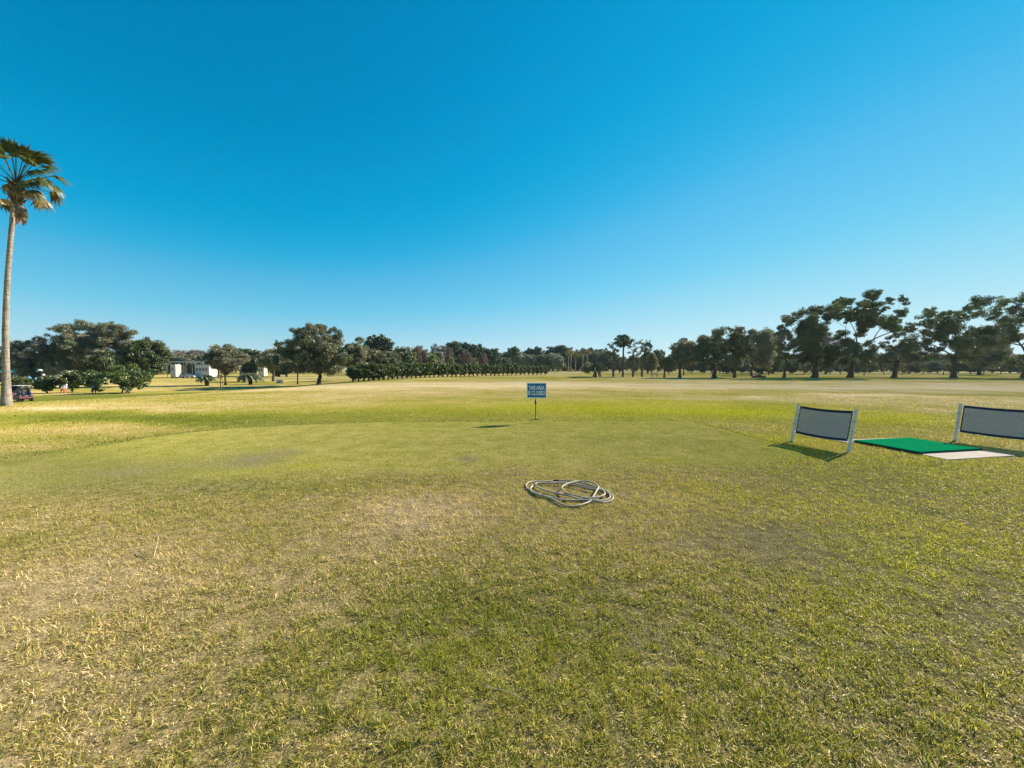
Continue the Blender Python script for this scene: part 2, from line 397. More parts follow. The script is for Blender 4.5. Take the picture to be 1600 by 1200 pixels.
def bez(a, b, c, n=6):
    a, b, c = Vector(a), Vector(b), Vector(c)
    return [a * (1 - t) ** 2 + b * 2 * t * (1 - t) + c * t * t for t in [i / n for i in range(n + 1)]]

# ------------------------------------------------------------------ ground
def patches(x, y):
    """what grows where, in metres: dryness, lush yellow-green, closely mown tee, green fairway, bare thin soil together with painted grey sheen"""
    r = np.hypot(x, y); n = x.shape
    dry = np.full(n, 0.50); lush = np.zeros(n); fair = np.zeros(n); bare = np.zeros(n)
    wx = x + 0.9 * (fbm(x / 3.0, y / 3.0, 21, 3) - .5) * np.clip(r / 6, .3, 6); wy = y + 0.9 * (fbm(x / 3.0, y / 3.0, 31, 3) - .5) * np.clip(r / 6, .3, 6)
    def blob(px, py, rx, ry):
        cx, cy = flat(px, py); d = cy; ax = rx / F * d
        y0 = CAM_H * F / (py + ry - HOR); y1 = CAM_H * F / (max(py - ry, HOR + 4) - HOR)
        my, ay = (y0 + y1) / 2, (y1 - y0) / 2
        k = ((px - 800) / F)
        # the ellipse leans along the sight line so that it keeps its place beside its neighbours
        q = ((wx - k * wy) / (rx / F * np.maximum(wy, .1))) ** 2 + ((wy - my) / ay) ** 2
        return np.exp(-q * 1.1) * (y > 0)
    for p in [(640, 830, 120, 55, .48), (600, 800, 60, 18, .12), (760, 775, 130, 20, .16), (1000, 780, 120, 18, .14), (120, 1050, 240, 170, .17), (330, 900, 260, 60, .16), (100, 900, 120, 60, .12),
              (500, 960, 140, 40, .16), (980, 840, 90, 40, .10), (1100, 880, 70, 25, .08), (1180, 940, 80, 30, .08),
              (300, 631, 420, 6, .12), (540, 620, 180, 5, .10), (250, 640, 160, 4, .20), (150, 664, 130, 6, .10), (150, 672, 110, 8, .14), (300, 606, 180, 3.0, .40), (60, 640, 60, 4, .30),
              (800, 606, 500, 12, .25), (1400, 606, 400, 14, .34), (900, 598, 700, 6, .04), (1180, 617, 36, 2.6, .45), (1310, 615, 60, 4, .40), (1400, 613, 90, 1.6, .3),
              (1420, 621, 60, 1.4, .3), (1080, 622, 100, 1.4, .12), (640, 612, 160, 5, .2), (560, 690, 260, 18, .05), (520, 700, 60, 10, .1)]:
        dry += p[4] * blob(*p[:4])
    for p in [(750, 1050, 260, 140, .20), (1100, 1050, 260, 160, .20), (1450, 900, 200, 120, .22), (1450, 1100, 200, 100, .12), (300, 760, 420, 16, .20), (60, 850, 90, 30, .18), (700, 1000, 330, 80, .10), (60, 735, 260, 30, .25), (250, 700, 200, 20, .1),
              (1000, 655, 300, 16, .14), (200, 655, 330, 9, .36), (600, 650, 260, 14, .18), (80, 690, 120, 9, .22), (850, 690, 400, 26, .05), (1400, 740, 260, 30, .14), (1150, 770, 140, 20, .1),
              (480, 665, 200, 8, .16), (1050, 680, 40, 8, .1)]:
        dry -= p[4] * blob(*p[:4])
    for p in [(1000, 640, 330, 14, .60), (1060, 625, 120, 4, .65), (1250, 680, 70, 10, .55), (1400, 652, 110, 7, .6), (1150, 645, 120, 8, .35), (1290, 700, 70, 16, .45),
              (490, 731, 30, 4, .6), (400, 734, 35, 3, .5), (1030, 720, 40, 4, .5), (1400, 735, 220, 26, .4), (1100, 780, 200, 20, .2), (1440, 890, 170, 80, .7), (1560, 1000, 80, 60, .3), (1250, 1030, 160, 60, .16), (700, 1080, 240, 110, .30), (1050, 1120, 200, 70, .2), (880, 648, 420, 16, .30),
              (420, 840, 30, 10, .15), (30, 665, 90, 7, .15)]:
        lush += p[4] * blob(*p[:4])
    for p in [(400, 716, 55, 11, .85), (715, 722, 22, 6, .9), (250, 722, 110, 10, .35), (170, 735, 60, 8, .4), (120, 742, 230, 22, .15), (-50, 760, 200, 30, .3), (450, 706, 30, 6, .5), (1200, 850, 150, 30, .5), (1250, 880, 120, 25, .4), (1550, 985, 90, 45, .55),  # near right-hand blobs paint whitish grass sheen into the colour, others are thin soil
              (1090, 850, 50, 18, .4), (1570, 930, 50, 25, .3), (1330, 1110, 60, 20, .3), (620, 850, 60, 20, .35)]:
        bare += p[4] * blob(*p[:4])
    # mown putting-green fairway, lower left, in a curved band
    A = np.degrees(np.arctan2(x, np.maximum(y, .01)))
    gy = 47 + 0.9 * (x + 55) * .55
    fair = 0.55 * blob(40, 738, 330, 34) + 0.16 * blob(120, 655, 330, 8) + 0.12 * blob(420, 655, 200, 10) + sm(-8, -6, wy - gy) * (1 - sm(9, 16, wy - gy)) * sm(15, 24, -wx) * (1 - sm(0, 4, -wx - 85)) * (r > 25)
    s = np.full(n, -5.0); k = r < 40; s[k] = tee_sd(x[k], y[k])
    far = sm(7.2, 8.6, y + np.maximum(x - 2, 0) * .5)
    tee = sm(-0.6 + .5 * far, 0.7 - .55 * far, s + (1.5 - 1.3 * far) * (fbm(x * 1.1, y * 1.1, 41, 4) - .5))
    rim = np.exp(-((s + 0.22) / 0.2) ** 2) * (y > 7)
    dry -= 0.22 * rim
    st = fbm(x / 30, y / 9, 51, 4) - .5
    dry += st * 0.7 * sm(16, 35, r)
    dry = dry + 0.05 * sm(20, 60, r)
    return dict(dry=np.clip(dry, 0, 1.1), lush=np.clip(lush, 0, 1), tee=tee, fair=np.clip(fair, 0, 1), bare=np.clip(bare, 0, 1))

def make_ground():
    rad = np.concatenate([[0.0], np.exp(np.linspace(math.log(0.35), math.log(60), 470)), np.exp(np.linspace(math.log(62), math.log(1100), 110))])
    a1 = np.linspace(R(-72), R(72), 620); a2 = np.linspace(R(72), R(288), 60)[1:-1]
    ang = np.concatenate([a1, a2]); na, nr = len(ang), len(rad)
    RR, AA = np.meshgrid(rad, ang, indexing='ij')
    x = (RR * np.sin(AA)).ravel(); y = (RR * np.cos(AA)).ravel()
    V = np.stack([x, y, terrain(x, y)], 1)
    i = np.arange(nr - 1)[:, None]; j = np.arange(na)[None, :]; j2 = (j + 1) % na
    Fc = np.stack([i * na + j, i * na + j2, (i + 1) * na + j2, (i + 1) * na + j], -1).reshape(-1, 4)[:, ::-1]
    me = quads_mesh('ground', V, M['ground'], patches(x, y), True, Fc)
    o = link('ground', me); tag(o, 'mown golf course turf, straw coloured and green in patches', 'ground', kind='structure')
make_ground()

# ------------------------------------------------------------------ grass blades (nearer ones finer and denser)
PAD_POLY = [(7.56, 6.60), (9.20, 6.93), (8.93, 8.69), (7.10, 8.42), (7.16, 8.12), (7.42, 8.10), (7.55, 7.10)]
def make_grass():
    Vs, Fs, rn, rn2, roots = [], [], [], [], []; base = 0
    g = np.random.default_rng(3)
    zones = [(0.9, 2.2, 27000, 0.030, 0.0024, 2), (2.2, 3.6, 18000, 0.030, 0.0028, 2), (3.6, 6, 8500, 0.029, 0.0040, 1), (6, 11, 3200, 0.028, 0.0062, 1),
             (11, 20, 650, 0.030, 0.012, 1), (20, 38, 75, 0.034, 0.026, 1)]
    for (r0, r1, dens, H, W, seg) in zones:
        half = R(72); area = half * (r1 * r1 - r0 * r0); n = int(area * dens)
        r = np.sqrt(g.uniform(r0 * r0, r1 * r1, n)); a = g.uniform(-half, half, n)
        x = r * np.sin(a); y = r * np.cos(a)
        tuft = fbm(x * 15, y * 15, 77, 3); big = fbm(x * 1.2, y * 1.2, 88, 3)
        dens_k = sm(0.34, 0.62, tuft * 0.75 + big * 0.30)
        lie0 = g.random(n) < .42
        keep = (g.random(n) < np.where(lie0, .85, 0.20 + 0.95 * np.maximum(dens_k, .75 * sm(5, 8, r)))) & ~in_poly(x, y, PAD_POLY)
        x, y, r, lie0, dk = x[keep], y[keep], r[keep], lie0[keep], dens_k[keep]; n = len(x)
        P = patches(x, y); tee = P['tee']; bare = P['bare']
        keep = g.random(n) > 0.55 * bare
        x, y, r, dk, lie0 = x[keep], y[keep], r[keep], dk[keep], lie0[keep]; P = {k: v[keep] for k, v in P.items()}; tee = P['tee']; n = len(x)
        lying = lie0 | (g.random(n) < (-0.05 + 0.4 * np.clip(P['dry'] - .3, 0, .7)))
        h = H * g.uniform(.45, 1.25, n) * (0.45 + 0.95 * dk) * (1 - 0.62 * tee) * np.where(lying, .62, 1)
        s = tee_sd(x, y); h = h * (1 + 0.5 * np.exp(-((s + 0.25) / 0.22) ** 2) * (y > 7))
        w = W * g.uniform(.6, 1.5, n); w = np.where((g.random(n) < .12) & ~lying & (P['dry'] < .5), w * 1.6, w)
        th = g.uniform(0, 2 * np.pi, n); el = np.where(lying, g.uniform(.05, .45, n), g.uniform(.65, 1.45, n))
        dx = np.cos(th) * np.cos(el); dy = np.sin(th) * np.cos(el); dz = np.sin(el)
        tw = th + np.pi / 2 + g.uniform(-.9, .9, n); sx = np.cos(tw) * w / 2; sy = np.sin(tw) * w / 2; sz = g.uniform(-.3, .3, n) * w / 2
        z = terrain(x, y) - 0.003 + np.where(lying, g.uniform(0.002, 0.014, n), 0) * (1 - .6 * tee)
        B = np.stack([x, y, z], 1); Dn = np.stack([dx, dy, dz], 1) * h[:, None]; Sd = np.stack([sx, sy, sz], 1)
        bend = np.stack([np.cos(th), np.sin(th), -0.6 * np.ones(n)], 1) * (h * g.uniform(.02, .28, n))[:, None]
        if seg == 2:
            m = B + Dn * .55 + bend * .2; t = B + Dn + bend
            V = np.stack([B - Sd, B + Sd, m + Sd * .9, m - Sd * .9, t + Sd * .15, t - Sd * .15], 1).reshape(-1, 3)
            k = base + np.arange(n)[:, None] * 6; Fq = np.concatenate([k + np.array([[0, 1, 2, 3]]), k + np.array([[3, 2, 4, 5]])]); pv = 6
        else:
            t = B + Dn + bend
            V = np.stack([B - Sd, B + Sd, t + Sd * .3, t - Sd * .3], 1).reshape(-1, 3)
            k = base + np.arange(n)[:, None] * 4; Fq = k + np.array([[0, 1, 2, 3]]); pv = 4
        q = np.clip(g.random(n) * .8 + np.where(lying, .30, -.10), 0, 1.3)
        if r0 > 3.5: q = .5 + (q - .5) * (.55 if r0 < 6 else .35)
        Vs.append(V); Fs.append(Fq); base += len(V)
        rn.append(np.repeat(q, pv)); rn2.append(np.repeat(g.random(n) if r0 < 3.5 else (g.uniform(.25, .85, n) if r0 < 6 else g.uniform(.42, .72, n)), pv)); roots.append({kk: np.repeat(vv, pv) for kk, vv in P.items()})
    V = np.concatenate(Vs); Fc = np.concatenate(Fs)
    at = {k: np.concatenate([q[k] for q in roots]) for k in roots[0]}; at['rnd'] = np.concatenate(rn); at['rnd2'] = np.concatenate(rn2)
    o = link('grass', quads_mesh('grass', V, M['blade'], at, False, Fc))
    tag(o, 'short green and straw coloured grass blades covering the lawn', 'grass', kind='stuff')
    print('grass quads', len(Fc))
make_grass()

# ------------------------------------------------------------------ trees
def leaves_np(g, subs, leaf, cover, aspect=0.5, droop=0.0):
    C, T, K = [], [], []
    for (cx, cy, cz, r, rz, kk) in subs:
        n = max(6, int(cover * 2.3 * 3.14 * r * r / (leaf * leaf * aspect * 0.55)))
        p = g.normal(0, 1, (n, 3)); p /= np.linalg.norm(p, axis=1)[:, None]; p *= (g.random(n) ** 0.45)[:, None]
        p *= g.uniform(.8, 1.15, (n, 1)); p[:, :2] *= r; p[:, 2] *= rz
        C.append(p + np.array([cx, cy, cz])); T.append(g.random(n)); K.append(np.full(n, kk))
    C = np.concatenate(C); T = np.concatenate(T); K = np.concatenate(K); n = len(C)
    u = g.normal(0, 1, (n, 3)); u[:, 2] -= droop; u /= np.linalg.norm(u, axis=1)[:, None]
    w = g.normal(0, 1, (n, 3)); w -= (w * u).sum(1)[:, None] * u; w /= np.linalg.norm(w, axis=1)[:, None]
    L = leaf * g.uniform(.6, 1.3, n)[:, None]
    a = u * L * .5; b = w * L * .5 * aspect
    V = np.stack([C - a, C + b, C + a, C - b], 1).reshape(-1, 3)
    return V, np.repeat(T, 4), np.repeat(K, 4)
def tree_parts(seed, trunk_r, fork, lobes, leaf=0.34, cover=1.0, lean=(0, 0), aspect=0.5, subk=1.0, multi=1, droop=0.0, subs_r=0.42, bark='bark', mat='oak', name='crown', limb_k=1.0, flare=1.7):
    """lobes: (x, y, z, r, rz) in metres about the trunk's foot. Returns (trunk mesh, crown mesh)"""
    g = np.random.default_rng(seed); rnd = random.Random(seed)
    tb = MB(); feet = [(0, 0)] if multi == 1 else [(trunk_r * 3.5 * (i - (multi - 1) / 2) + rnd.uniform(-.2, .2), rnd.uniform(-.6, .6)) for i in range(multi)]
    ftop = Vector((lean[0], lean[1], fork))
    for (fx, fy) in feet:
        r0 = trunk_r / (1 if multi == 1 else 1.0)
        pts = [Vector((fx, fy, -0.25)), Vector((fx, fy, 0.05))] + [Vector((fx + (ftop.x - fx * .5) * t ** 1.4 + rnd.uniform(-1, 1) * r0 * .25, fy + (ftop.y - fy * .5) * t ** 1.4, fork * t)) for t in (.12, .3, .5, .75, 1)]
        tb.tube(pts, [r0 * flare, r0 * flare * .9, r0 * 1.15, r0, r0 * .92, r0 * .85, r0 * .8], 9)
    subs = []
    top = Vector((ftop.x, ftop.y, fork)); nodes = [(top, 0.0, trunk_r * .72)]
    if multi > 1: nodes = [(Vector((fx * .5 + ftop.x, fy * .5, fork)), 0.0, trunk_r * .72) for fx, fy in feet]
    order = sorted(range(len(lobes)), key=lambda i: (Vector(lobes[i][:3]) - top).length)
    for li in order:
        x, y, z, r, rz = lobes[li]; c = Vector((x, y, z - rz * .25))
        src, pl, pr = min(nodes, key=lambda nd: (nd[0] - c).length * 1.25 + nd[1] * .8)
        d = c - src
        mid = src + Vector((d.x * .38, d.y * .38, d.z * .6 + .04 * d.length)) + Vector((rnd.uniform(-1, 1), rnd.uniform(-1, 1), rnd.uniform(-.5, .5))) * d.length * .10
        lr = min(pr * .8, trunk_r * limb_k * .36)
        path = bez(src - Vector((0, 0, lr * .3)), mid, c, 6)
        tb.tube(path, [lr * (1 - .55 * i / 6) for i in range(7)], 6)
        nodes.append((c, pl + d.length, lr * .5)); nodes.append((path[3], pl + d.length * .5, lr * .75))
        ns = max(5, int(subk * (6 + 3.0 * r)))
        kk = rnd.random()
        for k in range(ns):
            v = g.normal(0, 1, 3); v /= np.linalg.norm(v); q = rnd.uniform(.3, .95)
            p = (x + v[0] * r * q, y + v[1] * r * q, z + v[2] * rz * q); sr = r * subs_r * rnd.uniform(.65, 1.25)
            sr *= 1.12
            subs.append((*p, sr, sr * rnd.uniform(.6, .95) * min(1, rz / r + .25), np.clip(kk + rnd.uniform(-.3, .3), 0, 1)))
            if k % 2 == 0:
                a = path[rnd.choice((4, 5, 6))]; tb.tube([a, (a + Vector(p)) / 2 + Vector((0, 0, -.05 * r)), Vector(p)], [lr * .3, lr * .2, lr * .08], 4, False)
    V, T, K = leaves_np(g, subs, leaf, cover, aspect, droop)
    return tb.mesh('trunk', M[bark], True), quads_mesh(name, V, M[mat], {'tint': T, 'clump': K})
def auto_lobes(seed, W, z0, z1, n=12, rk=0.30, depth=1.0, xoff=0.0, shape='oak'):
    rnd = random.Random(seed); L = []
    H = z1 - z0; rx = W / 2; n = int(n * 1.3)
    for i in range(n):
        u = (i + .5) / n; ph = 2.399963 * i + rnd.uniform(-.3, .3)
        v = 1 - 2 * u                               # top to bottom
        rr = math.sqrt(max(0, 1 - v * v))
        if shape == 'flat': rr = min(1, rr * 1.15)
        if shape == 'cone': rr = .25 + .75 * u
        r = rk * W * rnd.uniform(.75, 1.15); rz = r * rnd.uniform(.62, .9)
        k = rnd.uniform(.78, 1.08)
        x = xoff + rr * math.cos(ph) * max(.1, rx - r * .8) * k; y = rr * math.sin(ph) * max(.1, rx - r * .8) * k * depth
        z = (z0 + z1) / 2 + v * max(.1, H / 2 - rz * .8) * rnd.uniform(.85, 1.05)
        L.append((x, y, z, r, rz))
    return L
def put_tree(name, cat, label, loc, parts, scale=1.0, rz=0.0, group=None, crown='crown', zs=None):
    e = empty(name, loc, rz); tag(e, label, cat, group); e.scale = (scale, scale, zs if zs else scale)
    link('trunk', parts[0], e); link(crown, parts[1], e); return e
_tree_seed = [100]
def narrow(px): return 1 / math.sqrt(1 + ((px - 800) / F) ** 2)   # a round thing far off the axis looks wider than it is
def px_tree(name, label, bx, d, lobes, trunk_px=6, fork_py=None, lean_px=0, mat='oak', leaf=0.27, cover=1.0, base_dy=0, yspread=.55, cat='tree', crown='crown', group=None, fill=True, **kw):
    """a tree measured on the photograph: lobes (px, py, rx, ry) turned into metres at its own distance d"""
    _tree_seed[0] += 1; sd_ = _tree_seed[0]; rnd = random.Random(sd_)
    g0 = col_at(bx, d); s = d / F
    def X(px, py=560): return ray_at(px, py, d)[0] - g0.x
    def Z(py): return ray_at(bx, py, d)[1] - g0.z
    L = []
    xs = [l[0] for l in lobes]; cw = (max(xs) - min(xs)) * s / 2 + 1
    for l in lobes:
        rx = l[2] * s * (narrow(l[0]) * .5 + .5) * 1.16; rz = (l[3] if len(l) > 3 else l[2] * .86) * s
        L.append((X(l[0], l[1]), rnd.uniform(-1, 1) * cw * yspread, Z(l[1]), rx, rz))
    gx = sum(l[0] for l in L) / len(L); gz = sum(l[2] for l in L) / len(L)
    for l in list(L)[::2]:                 # inner foliage between the outline and the trunk
        k = rnd.uniform(.35, .6); L.append((l[0] * (1 - k) + gx * k, rnd.uniform(-1, 1) * cw * .4, l[2] * (1 - k) + gz * k, l[3] * .95, l[4] * .95)) if fill else None
    # a few lobes behind and in front of the traced ones, so that the crown is as deep as it is wide
    for l in lobes[::2]:
        rx = l[2] * s * .95 * (narrow(l[0]) * .5 + .5); rz = (l[3] if len(l) > 3 else l[2] * .8) * s * .9
        L.append((X(l[0], l[1]) * .7, rnd.choice((-1, 1)) * cw * rnd.uniform(.5, .9), Z(l[1] + 2), rx, rz))
    fork = Z(fork_py) if fork_py else Z(min(l[1] for l in lobes)) * .35
    parts = tree_parts(sd_, trunk_px * s / 2 * narrow(bx), fork, L, leaf, cover, (lean_px * s, 0), mat=mat, name=crown, **kw)
    return put_tree(name, cat, label, g0, parts, crown=crown, group=group)
def box_tree(name, label, bx, d, x0, x1, ytop, ybot, n=12, trunk_px=5, mat='oak', fork_py=None, lean_px=0, rk=.27, shape='oak', leaf=0.29, cover=1.0, cat='tree', crown='crown', group=None, **kw):
    _tree_seed[0] += 1; sd_ = _tree_seed[0]; g0 = col_at(bx, d); s = d / F
    def Z(py): return CAM_H + (HOR - py) * s - g0.z
    L = auto_lobes(sd_, (x1 - x0) * s * (narrow(bx) * .6 + .4), Z(ybot), Z(ytop), n, rk, 1.0, ((x0 + x1) / 2 - bx) * s, shape)
    parts = tree_parts(sd_, trunk_px * s / 2 * narrow(bx), Z(fork_py) if fork_py else Z((ytop + 2 * ybot) / 3), L, leaf, cover, (lean_px * s, 0), mat=mat, name=crown, **kw)
    return put_tree(name, cat, label, g0, parts, crown=crown, group=group)

# -- right-hand row, nearest trees of the far side of the range
D0 = 76
px_tree('oak_tree', 'broad dark oak with a thick short trunk and rounded crown, right of the four pines', 1116, D0,
        [(1102, 530, 12), (1116, 522, 12), (1128, 532, 13), (1096, 545, 13), (1110, 545, 14), (1128, 550, 14), (1092, 560, 11), (1108, 565, 12), (1130, 565, 11), (1118, 535, 12), (1085, 550, 8)], 7, 572, mat='oak', cover=.9)
px_tree('oak_tree', 'dark oak with knobbly top, just right of the thick trunked oak', 1148, D0,
        [(1140, 525, 10), (1155, 515, 9), (1168, 520, 9), (1146, 513, 6), (1150, 535, 12), (1165, 536, 12), (1138, 545, 11), (1155, 552, 13), (1170, 552, 9), (1142, 562, 10), (1160, 566, 10)], 5, 570, mat='oak', cover=.85)
px_tree('oak_tree', 'slim dark tree with an uneven crown at the left foot of the tallest clump', 1225, D0,
        [(1228, 510, 7), (1234, 500, 7), (1222, 520, 8), (1232, 525, 9), (1218, 535, 8), (1228, 542, 10), (1222, 556, 9), (1236, 556, 9), (1226, 495, 5)], 4.5, 565, lean_px=3, mat='oak', cover=.75)
px_tree('oak_tree', 'large many limbed oak with a dark low skirt of foliage, left of the tallest tree', 1273, D0,
        [(1248, 497, 12), (1262, 487, 11), (1278, 490, 13), (1292, 485, 9), (1252, 512, 14), (1270, 508, 14), (1288, 510, 12), (1243, 530, 13), (1262, 530, 15), (1284, 530, 13), (1248, 548, 12), (1268, 550, 14), (1290, 552, 14), (1258, 562, 10), (1284, 566, 11), (1303, 556, 10)], 10, 560, lean_px=1, mat='darkoak', cover=.85)
px_tree('oak_tree', 'tallest tree of the right hand row, leaning trunk and open limbs under high tufts', 1328, D0,
        [(1301, 482, 10), (1313, 475, 10), (1324, 476, 9), (1338, 464, 8), (1352, 465, 11), (1366, 473, 10), (1380, 472, 7), (1395, 476, 6), (1356, 482, 11), (1372, 487, 11), (1386, 492, 8), (1300, 496, 10), (1318, 495, 9),
         (1345, 496, 8), (1362, 503, 12), (1380, 508, 13), (1398, 502, 7), (1333, 518, 6), (1370, 516, 10), (1318, 548, 15), (1304, 556, 12), (1326, 566, 10)], 9, 545, lean_px=9, mat='darkoak', cover=1.0, subk=1.3, subs_r=.42, limb_k=.9)
px_tree('oak_tree', 'low spreading oak with a flared trunk bending left, right of the tallest tree', 1397, D0,
        [(1368, 535, 8), (1380, 545, 10), (1395, 540, 9), (1408, 530, 8), (1420, 520, 9), (1370, 555, 10), (1384, 562, 9), (1412, 548, 10), (1428, 540, 9), (1400, 560, 10), (1420, 562, 10), (1360, 545, 7)], 8.5, 566, lean_px=4, mat='oak', cover=.85, limb_k=1.0)
px_tree('oak_tree', 'big dark oak with a straight thick trunk and ragged crown, second from the right edge', 1490, D0,
        [(1450, 492, 9), (1458, 484, 8), (1475, 492, 13), (1495, 490, 11), (1508, 484, 9), (1516, 492, 8), (1432, 505, 7), (1425, 515, 7), (1444, 508, 10), (1465, 510, 15), (1488, 512, 15), (1508, 512, 12), (1450, 530, 12), (1472, 535, 15), (1496, 535, 14), (1514, 535, 10),
         (1460, 552, 12), (1482, 556, 13), (1504, 555, 12), (1444, 548, 8)], 10, 560, lean_px=0, mat='darkoak', cover=.85)
px_tree('oak_tree', 'huge oak cut off by the right edge of the picture, spreading over the grass', 1603, D0,
        [(1535, 475, 11), (1552, 470, 12), (1572, 466, 12), (1592, 470, 14), (1615, 474, 16), (1560, 488, 12), (1582, 492, 15), (1605, 495, 18), (1552, 512, 13), (1575, 516, 15), (1600, 520, 18), (1630, 510, 20), (1540, 535, 14), (1562, 540, 15), (1588, 545, 16), (1615, 545, 18), (1545, 558, 10), (1575, 562, 13), (1640, 540, 18)], 14, 555, mat='darkoak', cover=.85)
# -- second rank on the right
box_tree('oak_tree', 'pale olive tree with drooping foliage behind and left of the slim dark tree', 1174, 100, 1162, 1214, 514, 574, 16, 3, 'mossoak', cover=.8)
box_tree('oak_tree', 'grey green oak filling the gap left of the thick trunked oak', 1062, D0, 1046, 1088, 531, 573, 14, 4.5, 'mossoak', fork_py=570, cover=.9)
box_tree('pine_tree', 'thin pine with one small tuft, rising behind the grey green oak', 1068, 100, 1060, 1075, 527, 538, 4, 2, 'pine', rk=.36)
box_tree('oak_tree', 'small round headed dark tree on a forked stem, right of the pines', 1038, D0, 1028, 1052, 558, 576, 8, 3, 'darkoak', fork_py=578)
box_tree('shrub', 'round topped shrub on a thin stem right of the tallest tree trunk', 1350, 95, 1341, 1359, 561, 582, 7, 1.5, 'darkoak', cat='shrub', crown='foliage')
for px, d, w, t, lab in [(1381, 105, 9, 560, 'thin young tree behind the gap left of the flared oak trunk'), (1410, 105, 12, 562, 'thin young tree just right of the flared oak trunk'), (1442, 105, 14, 560, 'leaning young tree halfway between the flared oak and the straight thick trunk'),
                         (1474, 105, 12, 560, 'twin stemmed sapling left of the straight thick oak trunk'), (1537, 108, 12, 562, 'thin young tree in the shade between the two rightmost oaks'), (1256, 105, 10, 562, 'slim sapling left of the many limbed oak trunk'),
                         (1297, 110, 9, 560, 'slim sapling between the many limbed oak and the tallest tree'), (1313, 108, 9, 562, 'pair of thin stems just left of the tallest tree trunk'), (1201, 105, 12, 564, 'thin young tree left of the slim dark tree'), (1312 - 112, 120, 16, 556, 'pale young tree deep behind the thin one, left of the slim dark tree')]:
    box_tree('young_tree', lab, px, d, px - w / 2, px + w / 2, t, 580, 5, 1.2, 'oak', cover=.7, rk=.34)
# -- four pines in a row
for bx, x0, x1, t, b_, ln, lab, n_ in [(958, 943, 968, 532, 572, 0, 'leftmost of the row of pines, short crown over a red brown trunk', 10), (973, 957, 990, 521, 545, 1, 'tallest dome topped pine of the row, bare trunk', 12),
                                   (989, 978, 1000, 532, 574, 0, 'thin pine right of the dome topped one', 8), (1003, 994, 1022, 529, 562, 5, 'leaning pine at the right end of the pine row, tufted top', 10)]:
    box_tree('pine_tree', lab, bx, 82, x0, x1, t, b_, n_, 3, 'pine', fork_py=(t + b_) / 2, lean_px=ln, cover=.62, bark='pinebark', subs_r=.36, rk=.22, flare=1.4)
box_tree('small_tree', 'low many stemmed tree with dark crown left of the pines, by the white flag', 932, 82, 905, 950, 566, 582, 10, 2.0, 'oak', fork_py=581, multi=5, rk=.2, cover=.7, flare=1.2)
# -- left: big oak and its neighbours
px_tree('oak_tree', 'very large round oak standing alone left of centre, thick dark trunk', 498, 83,
        [(475, 519, 12), (492, 514, 11), (507, 516, 12), (458, 530, 11), (476, 536, 14), (496, 533, 15), (514, 533, 13), (535, 527, 9), (545, 540, 11), (528, 545, 13), (455, 552, 11), (472, 556, 14), (492, 556, 15), (512, 556, 15), (532, 560, 14), (548, 558, 9),
         (465, 572, 12), (484, 574, 12), (508, 574, 13), (530, 575, 12), (452, 565, 8), (448, 538, 6), (553, 548, 9), (556, 562, 9), (546, 528, 8), (524, 518, 8), (450, 546, 9)], 7, 586, lean_px=2, mat='oak', cover=1.0, yspread=.7)
box_tree('oak_tree', 'grey green oak close against the right side of the very large round oak', 552, 84, 535, 578, 532, 588, 14, 4, 'mossoak', fork_py=592)
box_tree('oak_tree', 'rounded oak in front of the trailers, brown green crown on a short trunk', 352, 88, 321, 387, 538, 583, 18, 3.5, 'mossoak', fork_py=580, rk=.2)
box_tree('oak_tree', 'spreading oak behind the two short palms, dark trunk showing below', 427, 112, 403, 452, 546, 578, 14, 4, 'mossoak', fork_py=574)
box_tree('small_tree', 'thin trunk tree half hidden behind the left of the very large round oak', 465, 92, 452, 478, 560, 584, 8, 2.5, 'oak')
# -- far left mass behind the bushes
box_tree('oak_tree', 'mossy grey oak furthest left, low crown behind the tall palm', 52, 92, 12, 92, 525, 592, 22, 5, 'mossoak', rk=.17, shape='flat')
px_tree('oak_tree', 'highest grey oak on the left with a feathery pale crown', 128, 96,
        [(105, 512, 12), (122, 508, 12), (138, 515, 12), (92, 530, 14), (112, 530, 16), (132, 535, 15), (150, 540, 13), (86, 548, 13), (106, 552, 15), (128, 556, 15), (148, 560, 13), (95, 570, 12), (118, 574, 13), (140, 575, 12)], 6, 580, mat='mossoak', cover=.95)
px_tree('oak_tree', 'grey oak with a broad domed top right of the highest grey oak', 175, 98,
        [(158, 518, 11), (172, 508, 10), (188, 512, 11), (200, 520, 9), (160, 535, 14), (180, 530, 14), (198, 538, 12), (166, 552, 14), (186, 552, 14), (200, 560, 10)], 6, 575, mat='mossoak', cover=.95)
box_tree('oak_tree', 'dense dark green oak with foliage down to the grass, right of the grey oaks', 226, 82, 190, 264, 526, 590, 22, 5, 'darkoak', rk=.19)
box_tree('oak_tree', 'dark oak in the shade under the grey oaks', 165, 90, 130, 200, 548, 592, 14, 5, 'darkoak', rk=.2)
